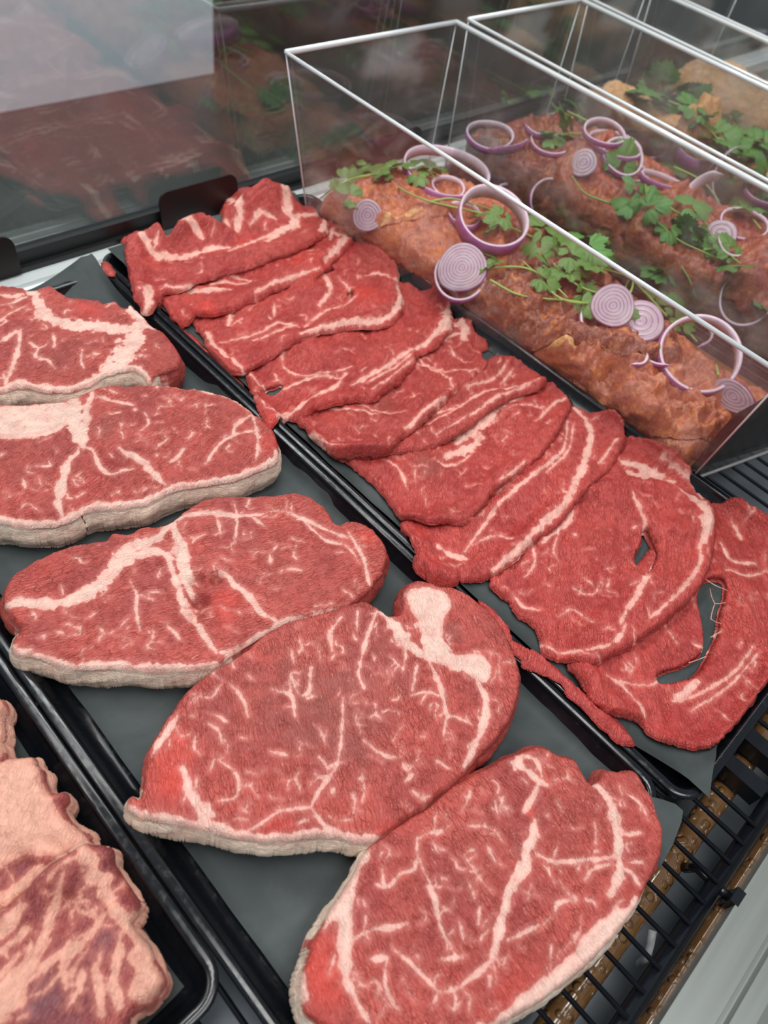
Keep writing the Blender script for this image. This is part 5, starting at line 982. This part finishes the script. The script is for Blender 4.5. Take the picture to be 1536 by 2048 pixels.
sprig('coriander leaves inside the widest onion ring of the first bin', [[(870, 372), (845, 350)]], [((845, 342), 42), ((830, 360), 26), ((858, 358), 26)], seed=2, lift=.006)
sprig('coriander sprig inside the thick round onion ring', [[(1062, 485), (1010, 462), (985, 430)], [(1010, 462), (965, 440)]], [((965, 440), 30), ((1000, 452), 32), ((990, 465), 24)], seed=3, lift=.006)
sprig('large bunch of coriander leaves in the middle of the first bin', [[(1200, 620), (1120, 612), (1075, 570), (1040, 535)], [(1300, 630), (1230, 612), (1150, 590), (1100, 545)]], [((1085, 480), 44), ((1115, 488), 46), ((1070, 505), 40), ((1140, 500), 40), ((1100, 515), 42), ((1165, 512), 44), ((1195, 520), 40), ((1135, 530), 40), ((1180, 545), 32), ((1090, 555), 40), ((1130, 560), 38), ((1075, 575), 34)], seed=4, lift=.008)
sprig('long coriander sprig beside the larger onion slice', [[(955, 553), (1010, 548), (1050, 552), (1090, 575), (1130, 610)], [(975, 575), (1030, 598), (1090, 610), (1120, 615)], [(1015, 540), (975, 520), (955, 505)]], [((965, 530), 44), ((985, 540), 36), ((1150, 575), 46), ((1160, 600), 34)], seed=5, lift=.006)
sprig('thin coriander stems crossing to the middle of the first bin', [[(1090, 610), (1150, 615), (1200, 625), (1280, 628)], [(1235, 618), (1250, 575), (1258, 565)], [(1240, 622), (1258, 590), (1262, 568)], [(1330, 640), (1290, 600), (1260, 570), (1200, 545)]], [((1155, 615), 30), ((1215, 612), 28), ((1310, 590), 34), ((1340, 625), 34), ((1240, 640), 24)], seed=6)
sprig('small bright coriander leaf standing past the rim of the first bin', [[(1320, 590), (1318, 575)]], [((1315, 565), 46), ((1322, 570), 30)], seed=7, lift=.014)
sprig('coriander stem and leaf inside the large tilted onion ring', [[(1390, 690), (1360, 665), (1340, 650)], [(1430, 760), (1428, 735)]], [((1355, 662), 30)], seed=8)
sprig('short coriander leaves on the rough orange scrap', [[(1215, 500), (1195, 495)]], [((1197, 492), 28)], seed=9, lift=.008)
G = 'coriander sprigs in the second bin'
def s2(i, lab, st, lv, **k): sprig(lab, st, lv, group=G, seed=60 + i, **k)
s2(0, 'small coriander sprig at the back left corner of the second bin', [[(1010, 235), (1002, 215)]], [((1003, 212), 26), ((1012, 222), 20)], lift=.008)
s2(1, 'coriander sprigs against the back wall of the second bin', [[(1140, 250), (1100, 220), (1095, 195)], [(1170, 255), (1130, 235)]], [((1092, 200), 30), ((1110, 215), 32), ((1130, 225), 30), ((1150, 240), 30), ((1170, 250), 26)], lift=.008)
s2(2, 'pale coriander leaves lying on the back onion crescent', [[(1160, 285), (1120, 280)]], [((1110, 285), 36), ((1135, 280), 36), ((1090, 290), 28)], lift=.008)
s2(3, 'coriander leaves on the wide onion ring behind the middle', [[(1240, 340), (1225, 310)], [(1230, 350), (1222, 320)]], [((1265, 285), 34), ((1300, 290), 30), ((1245, 318), 34)], lift=.008)
s2(4, 'coriander leaf bunch between the onion rings of the second bin', [[(1290, 420), (1285, 380), (1300, 350)], [(1340, 350), (1400, 375), (1430, 420)]], [((1235, 352), 40), ((1335, 335), 40), ((1262, 400), 40), ((1285, 410), 38)], lift=.008)
s2(5, 'long coriander stem running toward the front of the second bin', [[(1290, 380), (1300, 440), (1345, 490), (1400, 515), (1445, 535)], [(1290, 395), (1340, 430), (1370, 450)], [(1210, 420), (1165, 395), (1140, 365)]], [((1262, 425), 36), ((1288, 432), 34), ((1330, 468), 30)], lift=.006)
s2(6, 'dark green coriander leaves standing in the middle of the second bin', [[(1395, 490), (1370, 450)], [(1405, 470), (1375, 440)]], [((1355, 440), 40), ((1362, 465), 38), ((1385, 475), 36), ((1370, 490), 36)], lift=.012)
s2(7, 'serrated coriander leaves below the small onion heart', [[(1400, 512), (1430, 515), (1470, 545)]], [((1425, 512), 40), ((1455, 525), 42), ((1475, 545), 38)], lift=.008)
s2(8, 'bushy coriander bunch leaning over the right rim of the second bin', [[(1260, 205), (1300, 215), (1350, 230), (1400, 260)], [(1380, 250), (1420, 290), (1450, 330)]], [((1290, 205), 44), ((1310, 200), 46), ((1330, 215), 44), ((1350, 208), 44), ((1360, 225), 40), ((1300, 222), 40), ((1385, 245), 38), ((1400, 255), 34)], lift=.012)
s2(9, 'coriander leaves in a row along the right rim of the second bin', [[(1400, 260), (1450, 290), (1470, 330)], [(1445, 285), (1460, 320)]], [((1420, 290), 40), ((1455, 270), 38), ((1440, 300), 44), ((1465, 305), 36), ((1500, 305), 44), ((1525, 310), 44), ((1490, 325), 40), ((1520, 335), 40)], lift=.010)
s2(10, 'pale coriander sprig down the right side of the second bin', [[(1455, 350), (1465, 400), (1500, 455), (1515, 470)]], [((1470, 370), 40), ((1500, 395), 44), ((1520, 370), 40), ((1495, 430), 36)], lift=.008)
s2(11, 'lone coriander stem low against the left wall of the second bin', [[(1385, 612), (1368, 575), (1356, 548)]], [((1530, 652), 34)], lift=.010)
